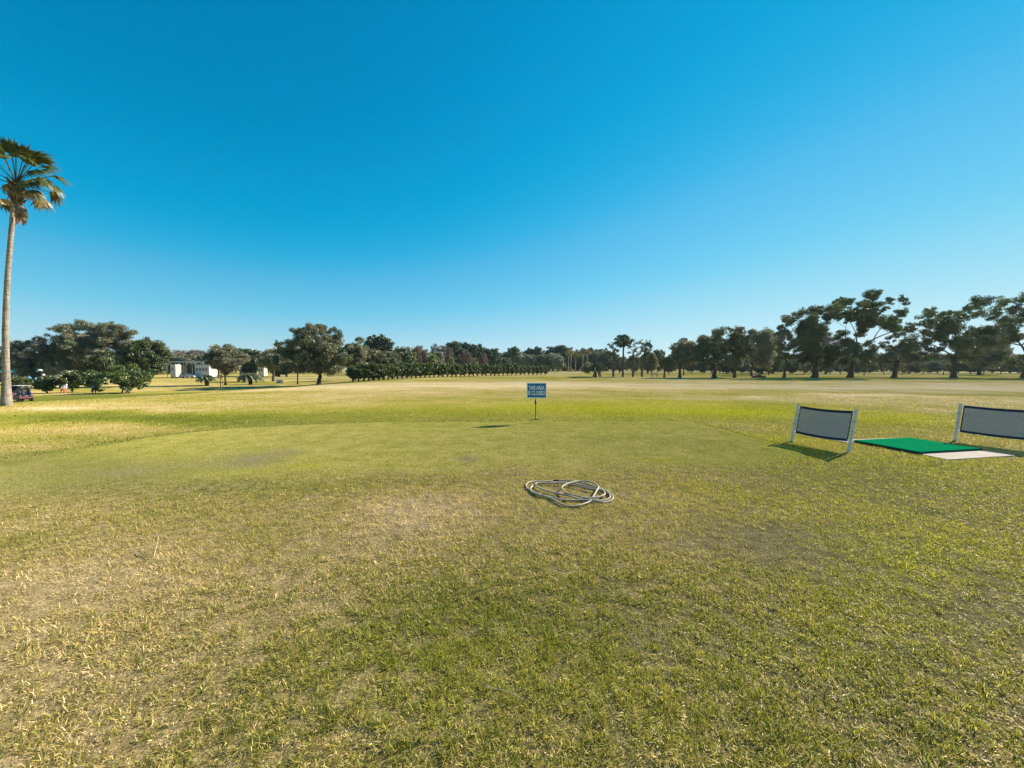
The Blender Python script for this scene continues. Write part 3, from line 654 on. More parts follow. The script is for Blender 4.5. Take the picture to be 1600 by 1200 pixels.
# -- round bushes on the far side of the putting green
for bx, x0, x1, t, b_, d, lab, mt in [(30, 16, 52, 587, 607, 64, 'low reddish green bush right behind the golf cart', 'bush'), (72, 53, 92, 586, 609, 60, 'round dark bush left of the golfer in red trousers', 'bush'), (112, 91, 131, 577, 607, 61, 'round dark bush right behind the yellow flag', 'bush'),
                                  (143, 128, 160, 577, 604, 63, 'dark bush behind the golfer dressed in blue', 'bush')]:
    box_tree('bush', lab, bx, d, x0, x1, t, b_ + 3, 16, 3, mt, rk=.24, leaf=.26, cover=1.15, cat='bush', crown='foliage', fork_py=b_ - 3)
px_tree('bush', 'biggest rounded bush at the right end of the row, on several stems', 195, 60,
        [(180, 585, 10), (195, 578, 11), (210, 580, 11), (222, 588, 9), (172, 595, 8), (188, 596, 10), (204, 596, 11), (218, 598, 8), (198, 604, 8), (229, 591, 5), (180, 604, 7), (214, 605, 7), (170, 588, 6), (203, 590, 12)], 3, 603, mat='bush', leaf=.26, cover=1.15, multi=3, cat='bush', crown='foliage')
box_tree('bush', 'spindly leafless bush between the two short palms', 345, 80, 338, 350, 583, 592, 5, .8, 'twig', leaf=.3, cover=.35, aspect=.12, cat='bush', crown='twigs', multi=3, flare=1)

# ------------------------------------------------------------------ shared tree kinds for the distance
PROTO = {}
def proto(kind):
    if kind in PROTO: return PROTO[kind]
    k, v = kind; sd_ = 900 + v * 17 + sum(map(ord, k))
    if k == 'oak': p = tree_parts(sd_, .45, 4, auto_lobes(sd_, 14, 1.2, 12, 18, .2), .6, 1.1, mat='oak')
    elif k == 'dark': p = tree_parts(sd_, .45, 4, auto_lobes(sd_, 13, .8, 12, 18, .2), .6, 1.2, mat='darkoak')
    elif k == 'moss': p = tree_parts(sd_, .45, 4, auto_lobes(sd_, 14, 1.2, 12, 18, .2), .6, 1.1, mat='mossoak')
    elif k == 'olive': p = tree_parts(sd_, .4, 4, auto_lobes(sd_, 12, 1.5, 12, 15, .2), .55, .95, mat='olive')
    elif k == 'lime': p = tree_parts(sd_, .4, 4, auto_lobes(sd_, 10, 2, 12, 12, .22), .55, .8, mat='lime')
    elif k == 'rust': p = tree_parts(sd_, .4, 4, auto_lobes(sd_, 9, 3, 12, 10, .2), .55, .5, mat='rust')
    elif k == 'pine': p = tree_parts(sd_, .25, 9.4, auto_lobes(sd_, 6.8, 5.6, 12, 12, .24, shape='flat'), .5, .95, (random.Random(sd_).uniform(-.6, .6), 0), mat='pine', bark='pinebark', subs_r=.4, flare=1.3)
    elif k == 'bare': p = tree_parts(sd_, .32, 4, auto_lobes(sd_, 10, 3, 12, 14, .2), .95, .42, aspect=.09, mat='twig', name='twigs', limb_k=.9)
    PROTO[kind] = p; return p
ZH = 12.0
def far_tree(kind, px, ytop, d, label, group, name, cat='tree', wide=1.0):
    g0 = col_at(px, d); H = CAM_H + (HOR - ytop) * d / F - g0.z; s = H / ZH; rnd = random.Random(int(px * 7 + d))
    crown = 'twigs' if kind == 'bare' else 'crown'
    return put_tree(name, cat, label, g0, proto((kind, rnd.randrange(3))), s * wide * rnd.uniform(.9, 1.1), rnd.uniform(0, 6.28), group, crown, zs=s)
FAR = [  # kind, px, top, distance, width, label
    ('oak', 600, 546, 100, .9, 'green brown tree behind the left end of the clipped row'), ('pine', 592, 522, 120, 1.05, 'big round topped pine right of the very large oak'),
    ('olive', 582, 545, 98, .8, 'rust tinged olive tree under the big round topped pine'), ('olive', 612, 548, 105, .8, 'yellowish tree just right of the big round topped pine'),
    ('moss', 628, 540, 125, .7, 'grey green tree with pointed top right of the big round topped pine'), ('dark', 638, 548, 120, .6, 'dark green tree left of the bare pinkish trees'),
    ('bare', 652, 538, 150, .9, 'bare pinkish tree, left one of the leafless pair over the clipped row'), ('bare', 665, 545, 150, .8, 'bare pinkish tree, right one of the leafless pair over the clipped row'),
    ('rust', 655, 552, 140, .4, 'small rust leaved tree among the bare pinkish trees'), ('lime', 675, 550, 140, .65, 'bright yellow green tree over the middle of the clipped row'),
    ('moss', 684, 548, 150, .6, 'dull green tree right of the bright yellow green one'), ('bare', 694, 539, 160, .8, 'bare brown tree left of the umbrella topped pines'), ('bare', 680, 536, 190, .35, 'very thin bare tree above the yellow green one'),
    ('lime', 705, 555, 145, .5, 'soft green tree below the umbrella topped pines'), ('pine', 710, 533, 170, 1.1, 'first umbrella topped pine over the clipped row'), ('pine', 722, 534, 175, 1.0, 'second umbrella topped pine over the clipped row'),
    ('pine', 735, 537, 175, 1.0, 'third umbrella topped pine over the clipped row'), ('pine', 750, 537, 180, .8, 'narrow pine with a small head left of the tree line dip'), ('pine', 762, 544, 180, 1.0, 'broad low pine left of the tree line dip'),
    ('pine', 772, 544, 185, 1.0, 'last pine before the tree line dip'), ('bare', 728, 548, 165, .7, 'bare grey tree beneath the second umbrella topped pine'), ('bare', 755, 550, 170, .6, 'bare reddish tree beneath the narrow pine'),
    ('rust', 757, 556, 165, .4, 'faint rusty tree beneath the narrow pine'), ('dark', 775, 553, 175, .7, 'dark bushy tree at the left of the tree line dip'), ('oak', 790, 558, 180, .7, 'low dark tree in the tree line dip'),
    ('pine', 803, 541, 210, .9, 'lone flat headed pine right of the tree line dip, above the blue sign'), ('pine', 826, 543, 230, .8, 'first of two pines above the blue sign'), ('pine', 838, 541, 230, .9, 'second of two pines above the blue sign'),
    ('moss', 812, 551, 220, .9, 'grey green tree directly above the blue sign, left half'), ('moss', 829, 553, 220, .9, 'grey green tree directly above the blue sign, right half'),
    ('dark', 845, 554, 200, .7, 'blue green round tree right above the right end of the clipped row'), ('dark', 857, 556, 200, .7, 'second blue green round tree right of the sign'),
    ('pine', 864, 541, 240, 1.1, 'dark thick pine right of the blue green round trees'), ('pine', 879, 539, 240, 1.2, 'tall wide pine with a flat top left of the cabbage palms'), ('moss', 872, 556, 215, .8, 'mossy tree under the tall wide flat topped pine'),
    ('pine', 904, 546, 240, .9, 'pine between the two tallest cabbage palms'), ('pine', 921, 543, 240, .9, 'pine right of the cabbage palms'), ('pine', 935, 545, 240, 1.0, 'pine above the white flag'), ('oak', 946, 548, 230, .8, 'dark tree behind the left of the pine row'),
    ('dark', 900, 560, 240, .6, 'dark round tree under the cabbage palms'), ('dark', 925, 556, 240, .8, 'dark round tree above the white flag'),
    ('moss', 1012, 550, 130, .7, 'grey green tree behind the leaning pine'), ('olive', 1018, 552, 125, .6, 'olive tree between the leaning pine and the small round headed tree'), ('oak', 1028, 545, 170, .6, 'faint tree behind the gap right of the pine row'),
    ('moss', 968, 556, 150, .8, 'grey green tree behind the two left pines of the row'), ('moss', 992, 555, 150, .8, 'grey green tree behind the two right pines of the row'), ('dark', 1045, 556, 120, .7, 'dark tree directly behind the small round headed one'),
    ('bare', 262, 547, 260, 1.0, 'leafless reddish tree just right of the dense dark green oak'), ('bare', 280, 546, 270, 1.0, 'leafless reddish tree above the white van'), ('bare', 300, 545, 265, 1.1, 'leafless reddish tree above the trailer roofs, left one'), ('bare', 316, 547, 270, 1.0, 'leafless reddish tree above the trailer roofs, right one'),
    ('moss', 271, 553, 230, .8, 'grey tree low behind the white van'), ('moss', 292, 553, 230, .8, 'grey tree low behind the trailer roofs'), ('moss', 312, 552, 235, .8, 'grey tree low behind the light grey trailer'),
    ('dark', 392, 545, 180, .9, 'dark green tree right of the rounded oak by the trailers'), ('pine', 402, 547, 190, 1.1, 'pine peeping over the trees between the rounded oak and the spreading oak'), ('pine', 378, 544, 200, 1.0, 'pine top just right of the rounded oak by the trailers'), ('dark', 436, 547, 170, .9, 'dark tree behind the spreading oak, left one'), ('oak', 448, 548, 170, .8, 'dark tree behind the spreading oak, right one'),
    ('bare', 1290, 518, 120, .9, 'bare brown tree seen between the many limbed oak and the tallest tree'), ('bare', 1420, 535, 130, .9, 'bare brown tree behind the low spreading oak'), ('bare', 1352, 548, 160, .9, 'bare reddish tree behind the round topped shrub'),
    ('moss', 1530, 512, 110, .8, 'hazy grey tree between the two rightmost oaks'), ('dark', 1100, 560, 130, .8, 'dark low tree left behind the thick trunked oak'), ('dark', 1135, 558, 130, .8, 'dark low tree between the thick trunked oak and the knobbly one'),
    ('oak', 1190, 525, 130, .8, 'grey tree behind the pale olive one'), ('bare', 1205, 522, 140, .6, 'bare tree at the right edge of the pale olive one'), ('dark', 1208, 548, 130, .7, 'dark tree left behind the slim dark tree'),
]
for k, px, t, d, w, lab in FAR:
    nm = {'pine': 'pine_tree', 'oak': 'oak_tree', 'dark': 'oak_tree', 'moss': 'oak_tree', 'bare': 'bare_tree', 'olive': 'broadleaf_tree', 'lime': 'broadleaf_tree', 'rust': 'broadleaf_tree'}[k]
    far_tree(k, px, t, d, lab, None, nm, wide=w)
rb = random.Random(5)
def belt(x0, x1, step, t0, t1, d0, d1, kinds, label, group):
    x = x0
    while x < x1:
        far_tree(rb.choice(kinds), x, rb.uniform(t0, t1), rb.uniform(d0, d1), label, group, 'woodland_tree', wide=rb.uniform(.8, 1.15)); x += step * rb.uniform(.75, 1.25)
belt(-40, 270, 17, 548, 560, 190, 260, ['moss', 'oak', 'dark'], 'tree of the far wood behind the left hand oaks', 'trees of the far wood behind the left hand oaks')
belt(255, 580, 13, 553, 559, 270, 330, ['moss', 'oak', 'dark', 'bare'], 'tree of the far wood behind the trailers and the lone oak', 'trees of the far wood behind the trailers')
belt(570, 790, 9, 553, 560, 200, 280, ['moss', 'dark', 'oak', 'bare'], 'tree of the far wood behind the clipped row', 'trees of the far wood behind the clipped row')
belt(785, 960, 9, 555, 562, 260, 330, ['moss', 'dark', 'oak'], 'tree of the far wood behind the blue sign and cabbage palms', 'trees of the far wood behind the blue sign')
belt(788, 960, 8, 547, 556, 230, 280, ['moss', 'dark', 'oak'], 'tree of the far wood right behind the blue sign', 'trees of the far wood right behind the blue sign')
belt(950, 1230, 12, 552, 561, 210, 280, ['moss', 'dark', 'oak'], 'tree of the far wood behind the pines and middle oaks', 'trees of the far wood behind the pines')
belt(1180, 1660, 15, 549, 560, 190, 260, ['moss', 'dark', 'oak', 'bare'], 'tree of the far wood behind the right hand oaks', 'trees of the far wood behind the right hand oaks')
belt(1080, 1660, 16, 562, 567, 135, 165, ['dark', 'oak'], 'low dark tree in the shady band behind the right hand trunks', 'low dark trees behind the right hand trunks')

# ------------------------------------------------------------------ clipped row of small trees running away from the camera
def hedge():
    protos = []
    for v in range(4):
        sd_ = 300 + v; protos.append(tree_parts(sd_, .13, .6, auto_lobes(sd_, 2.1, .32, 2.8, 13, .25), .2, 1.25, mat='bush' if v % 2 else 'darkoak', flare=1.3))
    n = 44; rnd = random.Random(2)
    for i in range(n):
        t = i / (n - 1)
        bx = 551 + (852 - 551) * t ** 0.93
        d = 64 + 44 * t ** 1.25
        g0 = col_at(bx, d); s = 1.12 - .12 * t
        put_tree('clipped_tree', 'tree', 'short dark bushy tree in the long row leading away behind the tee', g0, protos[rnd.randrange(4)], s * rnd.uniform(.9, 1.15), rnd.uniform(0, 6), 'short bushy trees of the long clipped row', zs=s * rnd.uniform(.88, 1.08))
hedge()

# ------------------------------------------------------------------ palms
def fan_leaf(seed, L=0.85, spread=150, nseg=26, droop=0.5, w=0.027, ragged=.1):
    """palmate blade in local axes: hinge at origin, opening along +X, face up +Z. returns verts, quads"""
    r = random.Random(seed); V = []
    for i in range(nseg):
        a = R(-spread + 2 * spread * (i + .5) / nseg) * .5 * 2 * .5
        ll = L * (1 - .28 * abs(a / R(spread * .5)) ** 2) * r.uniform(1 - ragged, 1.08)
        d = Vector((math.cos(a), math.sin(a), 0)); s = Vector((-math.sin(a), math.cos(a), 0))
        fold = .012 * (1 if i % 2 else -1)
        pts = []
        for q, ww in ((0.04, .35), (.45, 1.5), (.72, .9), (1.0, .12)):
            z = -droop * ll * max(0, q - .45) ** 1.6 * 2.2 * r.uniform(.85, 1.2) - .10 * (q * ll) ** 2
            c = d * ll * q * (1 - .18 * max(0, q - .5)) + Vector((0, 0, z + fold)); pts.append((c - s * w * ww, c + s * w * ww))
        for (a0, b0), (a1, b1) in zip(pts, pts[1:]): V += [a0, b0, b1, a1]
    return V
def frond_mesh(seed, petiole, elev, L, droop, mat, spread=150, pitch=None, nseg=26, hang=0.0, ragged=.1):
    """petiole rises from the origin along +X at angle elev, then the fan"""
    r = random.Random(seed); V = []
    e = R(elev); p0 = Vector((0, 0, 0)); p1 = Vector((math.cos(e), 0, math.sin(e))) * petiole * .55
    p2 = p1 + Vector((math.cos(e - R(14 + hang)), 0, math.sin(e - R(14 + hang)))) * petiole * .45
    pts = bez(p0, p1, p2, 4)
    for a, b in zip(pts, pts[1:]):
        w = .022
        V += [a + Vector((0, -w, 0)), a + Vector((0, w, 0)), b + Vector((0, w * .8, 0)), b + Vector((0, -w * .8, 0))]
        V += [a + Vector((0, 0, -w)), a + Vector((0, 0, w)), b + Vector((0, 0, w * .8)), b + Vector((0, 0, -w * .8))]
    pe = R(elev - 28 - hang if pitch is None else pitch)
    m = Matrix.Translation(p2) @ Matrix.Rotation(-pe, 4, 'Y') @ Matrix.Rotation(R(r.uniform(-35, 35)), 4, 'X')
    V += [m @ v for v in fan_leaf(seed, L, spread, nseg, droop, ragged=ragged)]
    A = np.array([tuple(v) for v in V]); n = len(A)
    T = np.repeat(np.random.default_rng(seed).random(n // 4), 4)
    return quads_mesh('frond', A, M[mat], {'tint': T, 'clump': T * 0})
def fan_palm():
    base = col_at(11, 17.2); d = 17.2; s = d / F
    e = empty('fan_palm', base); tag(e, 'tall fan palm with a smooth pale grey trunk at the left edge of the picture', 'palm tree')
    def Q(px, py): x, z = ray_at(px, py, d); return Vector((x - base.x, 0, z - base.z))
    path = [Q(10, 652), Q(10.5, 636), Q(10, 622), Q(9.5, 600), Q(9, 560), Q(8.5, 520), Q(9.5, 480), Q(12, 430), Q(16, 380), Q(20, 335), Q(23, 306), Q(25, 290)]
    rad = [7.6, 6.9, 5.9, 4.7, 3.9, 3.6, 3.4, 3.1, 2.9, 2.8, 3.1, 3.2]
    fine, fr = [], []
    for i in range(len(path) - 1):
        for k in range(8):
            t = k / 8; fine.append(path[i].lerp(path[i + 1], t)); fr.append((rad[i] + (rad[i + 1] - rad[i]) * t) * s * (1 + .018 * math.sin((i * 8 + k) * 1.9)))
    fine.append(path[-1]); fr.append(rad[-1] * s)
    MB().tube(fine, fr, 20).build('trunk', M['palmbark2'], e, True)
    top = path[-1]
    # old leaf bases round the head
    mb = MB(); r = random.Random(4)
    for i in range(34):
        a = i * 2.4; z = -0.75 + .95 * i / 34; rr = .17
        rr = .12; p = top + Vector((math.cos(a) * rr, math.sin(a) * rr, z - .1)); q = p + Vector((math.cos(a) * .14, math.sin(a) * .14, .24))
        mb.tube([p, (p + q) / 2, q], [.05, .04, .022], 5)
    mb.build('leaf_base', M['boot'], e, True)
    r = random.Random(12); n = 0
    # (azimuth in degrees, 0 = towards the right of the picture; petiole rise; petiole length; leaf length; droop; material)
    spec = [(70, 84, 1.15, .95, .5, 'frond'), (-50, 80, 1.05, .9, .6, 'frond'), (10, 66, 1.15, .95, .6, 'frond'), (170, 66, 1.2, .9, .7, 'frond'), (-110, 60, 1.1, .9, .7, 'frond'),
            (-20, 46, 1.2, .95, .7, 'frond'), (195, 40, 1.35, .95, .7, 'frond'), (100, 44, 1.2, .9, .7, 'frond'), (28, 34, 1.3, .95, .7, 'frond'), (-75, 34, 1.2, .9, .8, 'frond'),
            (-5, 14, 1.45, .98, .6, 'frond'), (150, 22, 1.4, .9, .8, 'frond'), (225, 12, 1.35, .9, .8, 'frond'), (60, 8, 1.2, .85, .9, 'frondold'),
            (5, 54, 1.25, .95, .5, 'frond'), (-8, 73, 1.1, .9, .5, 'frond'), (22, 52, 1.0, .9, .5, 'frond'), (-22, 8, 1.1, .9, .6, 'frond'), (30, 16, 1.2, .9, .6, 'frond'), (45, 60, 1.1, .9, .6, 'frond'), (-35, 62, 1.1, .9, .7, 'frond'), (35, 76, 1.0, .9, .6, 'frond'), (-75, 70, 1.0, .9, .6, 'frond'), (-15, 28, 1.25, .95, .6, 'frond'), (12, 24, 1.0, .9, .7, 'frond'),
            (180, -6, 1.4, .9, .9, 'frondold'), (-12, -12, 1.25, .9, .5, 'frondold'), (12, -26, 1.3, .98, .4, 'frondold'), (-30, -22, .75, .8, .5, 'frondold'), (165, -36, 1.2, .85, .8, 'frondold')]
    for az, el, pl, L, dr, mt in spec:
        o = link('frond', frond_mesh(500 + n, pl * (.74 + .42 * max(0, math.sin(R(el)))), el, L * (.70 + .13 * max(0, math.sin(R(el)))), dr * (1 - .35 * max(0, math.sin(R(el)))), mt, nseg=24, spread=118, ragged=.28, pitch=(el - 8 if el > 65 else None)), e, top + Vector((0, 0, .02 * (n % 5)))); o.rotation_euler = (0, 0, R(az)); n += 1
        if mt == 'frondold': o['label'] = 'yellowing frond hanging low from the head'
    for az, el, pl, L in [(8, -64, .62, .95), (-18, -70, .6, .9), (22, -74, .66, 1.0), (0, -76, .75, 1.0), (-60, -78, .6, .8)]:
        o = link('dead_frond', frond_mesh(600 + n, pl, el, L, .25, 'deadfrond', spread=26, pitch=-86, nseg=12, ragged=.45), e, top + Vector((0.05, 0, -.25))); o.rotation_euler = (0, 0, R(az)); n += 1
        o['label'] = 'dry brown frond hanging against the trunk'
fan_palm()
def pinnate_frond(seed, L, phi, mat):
    """a feather frond leaving the head at angle phi and arching over"""
    V = []; P = []; a = R(phi)
    for i in range(11):
        t = i / 10; P.append(Vector((L * (math.cos(a) * t + .42 * math.sin(a) * t * t), 0, L * (math.sin(a) * t - .95 * t ** 2.3 * (.55 + .45 * math.sin(a))))))
    for p, q in zip(P, P[1:]): V += [p + Vector((0, -.025, 0)), p + Vector((0, .025, 0)), q + Vector((0, .02, 0)), q + Vector((0, -.02, 0))]
    for i in range(34):
        t = .12 + .86 * i / 34; k = min(9, int(t * 10)); c = P[k].lerp(P[k + 1], t * 10 - k); dr = (P[k + 1] - P[k]).normalized(); nrm = Vector((-dr.z, 0, dr.x)); ll = L * .30 * math.sin(math.pi * min(.97, .18 + t * .75)) + .05
        for sgn in (-1, 1):
            dv = (dr * .55 + Vector((0, sgn, 0)) * .6 + nrm * .45).normalized() * ll; tip = c + dv + Vector((0, 0, -.10 * ll)); w = dr * .042
            V += [c - w, c + w, tip + w * .45, tip - w * .45]
    A = np.array([tuple(v) for v in V]); T = np.repeat(np.random.default_rng(seed).random(len(A) // 4), 4)
    return quads_mesh('frond', A, M[mat], {'tint': T, 'clump': T * 0})
def short_palm(px, py, width_px, label, seed):
    g0 = gpt(px, py); d = g0.y; s = d / F; Rr = width_px / 2 * s
    e = empty('short_palm', g0); tag(e, label, 'palm tree', 'two short feathery palms')
    h = 10.5 * s; mb = MB(); r = random.Random(seed)
    mb.tube([(0, 0, -.1), (0, 0, .1), (0, 0, h * .6), (0, 0, h)], [.42, .38, .40, .30], 12)
    for i in range(26):
        a = i * 2.4; z = h * (.15 + .85 * i / 26); p = Vector((math.cos(a) * .3, math.sin(a) * .3, z)); q = p + Vector((math.cos(a) * .16, math.sin(a) * .16, .2))
        mb.tube([p, q], [.06, .03], 5)
    mb.build('trunk', M['bark'], e, True)
    for i in range(32):
        o = link('frond', frond_m[min(5, i * 6 // 32)], e, (0, 0, h)); o.rotation_euler = (0, 0, i * 2.4); k = Rr / 1.9 * r.uniform(.9, 1.1); o.scale = (k, k, k)
frond_m = [pinnate_frond(800 + i, 1.7, ph, 'pindo') for i, ph in enumerate((8, 22, 36, 50, 64, 78))]
short_palm(323, 603, 29, 'smaller, paler short palm on the grass, left one of two', 31)
short_palm(391, 601, 38, 'larger, darker short palm on the grass, right one of two', 32)
def cabbage_palm(px, ytop, d, label):
    g0 = col_at(px, d); H = CAM_H + (HOR - ytop) * d / F - g0.z
    e = empty('cabbage_palm', g0); tag(e, label, 'palm tree')
    MB().tube([(0, 0, -.2), (0, 0, H * .3), (.1, 0, H * .6), (.15, 0, H - 1.2)], [.28, .2, .2, .2], 8).build('trunk', M['palmbark'], e, True)
    g = np.random.default_rng(int(px)); subs = []
    for i in range(11):
        v = g.normal(0, 1, 3); v /= np.linalg.norm(v); subs.append((.15 + v[0] * 1.3, v[1] * 1.3, H - 1.5 + v[2] * 1.1, .8, .7, .5))
    V, T, K = leaves_np(g, subs, .8, .8, .16, .3)
    link('crown', quads_mesh('crown', V, M['frondold'], {'tint': T, 'clump': K}), e)
for px, t, d, lab in [(892, 543, 190, 'tall cabbage palm with a golden head, left of the small many stemmed tree'), (888, 548, 195, 'slightly lower cabbage palm just left of the golden headed one'), (899, 552, 185, 'short cabbage palm just right of the golden headed one'),
                      (910, 544, 190, 'cabbage palm with a pale head, left one of the pair above the many stemmed tree'), (917, 546, 195, 'cabbage palm with a pale head, right one of the pair above the many stemmed tree')]:
    cabbage_palm(px, t, d, lab)

# ------------------------------------------------------------------ paths far off
def path_strip(pts, width, label):
    V, Fc = [], []
    P = [Vector(p) for p in pts]; fine = []
    for a, b in zip(P, P[1:]):
        for k in range(12): fine.append(a.lerp(b, k / 12))
    fine.append(P[-1])
    for i, p in enumerate(fine):
        dr = (fine[min(i + 1, len(fine) - 1)] - fine[max(i - 1, 0)]).normalized(); sx = Vector((-dr.y, dr.x, 0)) * width / 2
        for q in (p - sx, p + sx): V.append((q.x, q.y, tz(q.x, q.y) + .06))
    Fc = [(2 * i, 2 * i + 1, 2 * i + 3, 2 * i + 2) for i in range(len(fine) - 1)]
    o = MB().add(V, Fc).build('path', M['paving']); tag(o, label, 'path', kind='structure')
path_strip([(10, 128, 0), (28, 150, 0), (60, 165, 0), (90, 160, 0), (150, 150, 0), (220, 160, 0)], 3.5, 'pale cart path curving far behind the pines')
path_strip([(-95, 150, 0), (-60, 150, 0), (-20, 200, 0), (40, 210, 0), (110, 190, 0)], 4.5, 'pale road far behind the clipped row')

# ------------------------------------------------------------------ blue sign
def text_mesh(txt, size, sx, bold, mat):
    cu = bpy.data.curves.new('lettering', 'FONT'); cu.body = txt; cu.size = size; cu.offset = bold; cu.extrude = 0.0012; cu.align_x = 'CENTER'; cu.align_y = 'CENTER'
    to = bpy.data.objects.new('tmp', cu); COL.objects.link(to); bpy.context.view_layer.update()
    me = bpy.data.meshes.new_from_object(to.evaluated_get(bpy.context.evaluated_depsgraph_get())); bpy.data.objects.remove(to)
    me.name = 'lettering'; me.materials.clear(); me.materials.append(mat)
    co = np.zeros(len(me.vertices) * 3); me.vertices.foreach_get('co', co); co = co.reshape(-1, 3)
    x0, x1 = co[:, 0].min(), co[:, 0].max(); k = sx / (x1 - x0); co[:, 0] = (co[:, 0] - (x0 + x1) / 2) * k
    y0, y1 = co[:, 1].min(), co[:, 1].max(); co[:, 1] -= (y0 + y1) / 2
    me.vertices.foreach_set('co', co.ravel()); return me
def sign():
    g0 = gpt(837, 660.3); d = g0.y; s = d / F
    e = empty('closed_sign', g0, R(-4)); tag(e, 'blue sign reading THIS AREA IS CLOSED on a thin dark stake at the tee edge', 'sign')
    def Z(py): return CAM_H + (HOR - py) * s - g0.z
    cx = (838.5 - 837) * s; W, Hh = 31 * s, 24.5 * s; zc = (Z(598) + Z(622.4)) / 2
    MB().box((cx, 0, zc), (W, .012, Hh)).build('frame', M['signpale'], e, bevel=.002)
    p = MB().box((cx, -.0085, zc), (W - .046, .006, Hh - .046)).build('panel', M['signblue'], e)
    for tx, z, w in (('THIS AREA', zc + Hh * .17, W * .80), ('IS CLOSED', zc - Hh * .16, W * .84)):
        o = link('lettering', text_mesh(tx, Hh * .36, w, .0016, M['signpale']), p, (cx, -.0135, z)); o.rotation_euler = (R(90), 0, 0)
    MB().tube([(0, .012, Z(656)), (0, .012, zc)], .011, 10).build('stake', M['iron'], e, True)
    MB().tube([(0, .012, Z(631)), (0, .012, Z(625.5))], .026, 12).build('clamp', M['dark'], e, True)
    mb = MB().tube([(-8 * s, .012, -.08), (-8 * s, .012, Z(656)), (8 * s, .012, Z(656)), (8 * s, .012, -.08)], .009, 8)
    mb.build('foot_frame', M['iron'], e, True)
sign()

# ------------------------------------------------------------------ bay dividers (screens on posts)
def divider(bl, br, lean, label):
    """bl, br: ground points of the far and near post; lean: offset of the tops"""
    bl = Vector(bl); br = Vector(br); e = empty('bay_divider', bl); tag(e, label, 'screen divider', 'screen dividers between the driving bays')
    a = Vector((0, 0, 0)); b = Vector((br.x - bl.x, br.y - bl.y, br.z - bl.z)); up = Vector((lean, 0.0, 1)).normalized(); H = .815
    run = (b - a).normalized(); nrm = run.cross(up).normalized()
    for k, q in enumerate((a, b)):
        w = .046
        vs = []
        for t in (-.12, H):
            c = q + up * t
            for (i, j) in ((-1, -1), (1, -1), (1, 1), (-1, 1)): vs.append(c + run * w / 2 * i + nrm * w / 2 * j)
        po = MB().add(vs, [(0, 3, 2, 1), (4, 5, 6, 7), (0, 1, 5, 4), (1, 2, 6, 5), (2, 3, 7, 6), (3, 0, 4, 7)]).build('post', M['vinyl'], e, bevel=.006)
        c = q + up * (H + .006)
        vs = []
        for t, ww in ((0, .056), (.016, .056)):
            for (i, j) in ((-1, -1), (1, -1), (1, 1), (-1, 1)): vs.append(c + up * (t - .008) + run * ww / 2 * i + nrm * ww / 2 * j)
        MB().add(vs, [(0, 3, 2, 1), (4, 5, 6, 7), (0, 1, 5, 4), (1, 2, 6, 5), (2, 3, 7, 6), (3, 0, 4, 7)]).build('cap', M['vinyl'], po)
    ln = (b - a).length; gp = .050
    def Pt(u, z, off=0.0):                    # u 0..1 along the screen, slack sag included
        zz = z - .022 * math.sin(math.pi * u)
        return a + run * (gp + (ln - 2 * gp) * u) + up * zz + nrm * (off + .012 * math.sin(math.pi * u))
    zb, zt = .205, .795; N = 14
    def sheet(u0, u1, z0, z1, off, thick):
        vs = []; fs = []
        for i in range(N + 1):
            u = u0 + (u1 - u0) * i / N
            for zz in (z0, z1):
                for o in (off - thick / 2, off + thick / 2): vs.append(Pt(u, zz, o))
        for i in range(N):
            k = i * 4; fs += [(k, k + 4, k + 6, k + 2), (k + 1, k + 3, k + 7, k + 5), (k, k + 1, k + 5, k + 4), (k + 2, k + 6, k + 7, k + 3)]
        fs += [(0, 2, 3, 1), (N * 4, N * 4 + 1, N * 4 + 3, N * 4 + 2)]
        return vs, fs
    vs = []; fs = []
    for i in range(N + 1):
        for zz in (zb + .02, zt - .02): vs.append(Pt(i / N, zz))
    fs = [(2 * i, 2 * i + 2, 2 * i + 3, 2 * i + 1) for i in range(N)]
    sc = MB().add(vs, fs).build('screen', M['net'], e)
    for (u0, u1, z0, z1) in ((0, 1, zt - .048, zt), (0, 1, zb, zb + .048), (0, .014, zb + .05, zt - .05), (.986, 1, zb + .05, zt - .05)):
        vs, fs = sheet(u0, u1, z0, z1, 0, .008); MB().add(vs, fs).build('hem', M['hem'], sc)
    for u, q in ((0.012, a), (.988, b)):
        for z in (zb + .03, .40, .60, zt - .03):
            p = Pt(u, z); c = q + up * z; sgn = -1 if u < .5 else 1
            loop = [p + nrm * .008, c + nrm * .036 - run * .03 * -sgn * 0, c + nrm * .036 + run * .034 * sgn, c - nrm * .036 + run * .034 * sgn, c - nrm * .036, p - nrm * .008]
            MB().tube(loop, .004, 5).build('tie', M['dark'] if .3 < z < .7 else M['vinyl'], e, True)
    return e
P1 = gpt(1240, 691); P2 = gpt(1330, 708)
divider(P1, P2, .15, 'small screen divider with white posts beside the left edge of the green mat')
P3 = gpt(1497, 689.5); P4 = Vector((P3.x + (P2.x - P1.x) + .12, P3.y + (P2.y - P1.y) * 1.15, 0)); P4.z = tz(P4.x, P4.y)
divider(P3, P4, .11, 'screen divider partly cut off by the right edge, beyond the green mat')

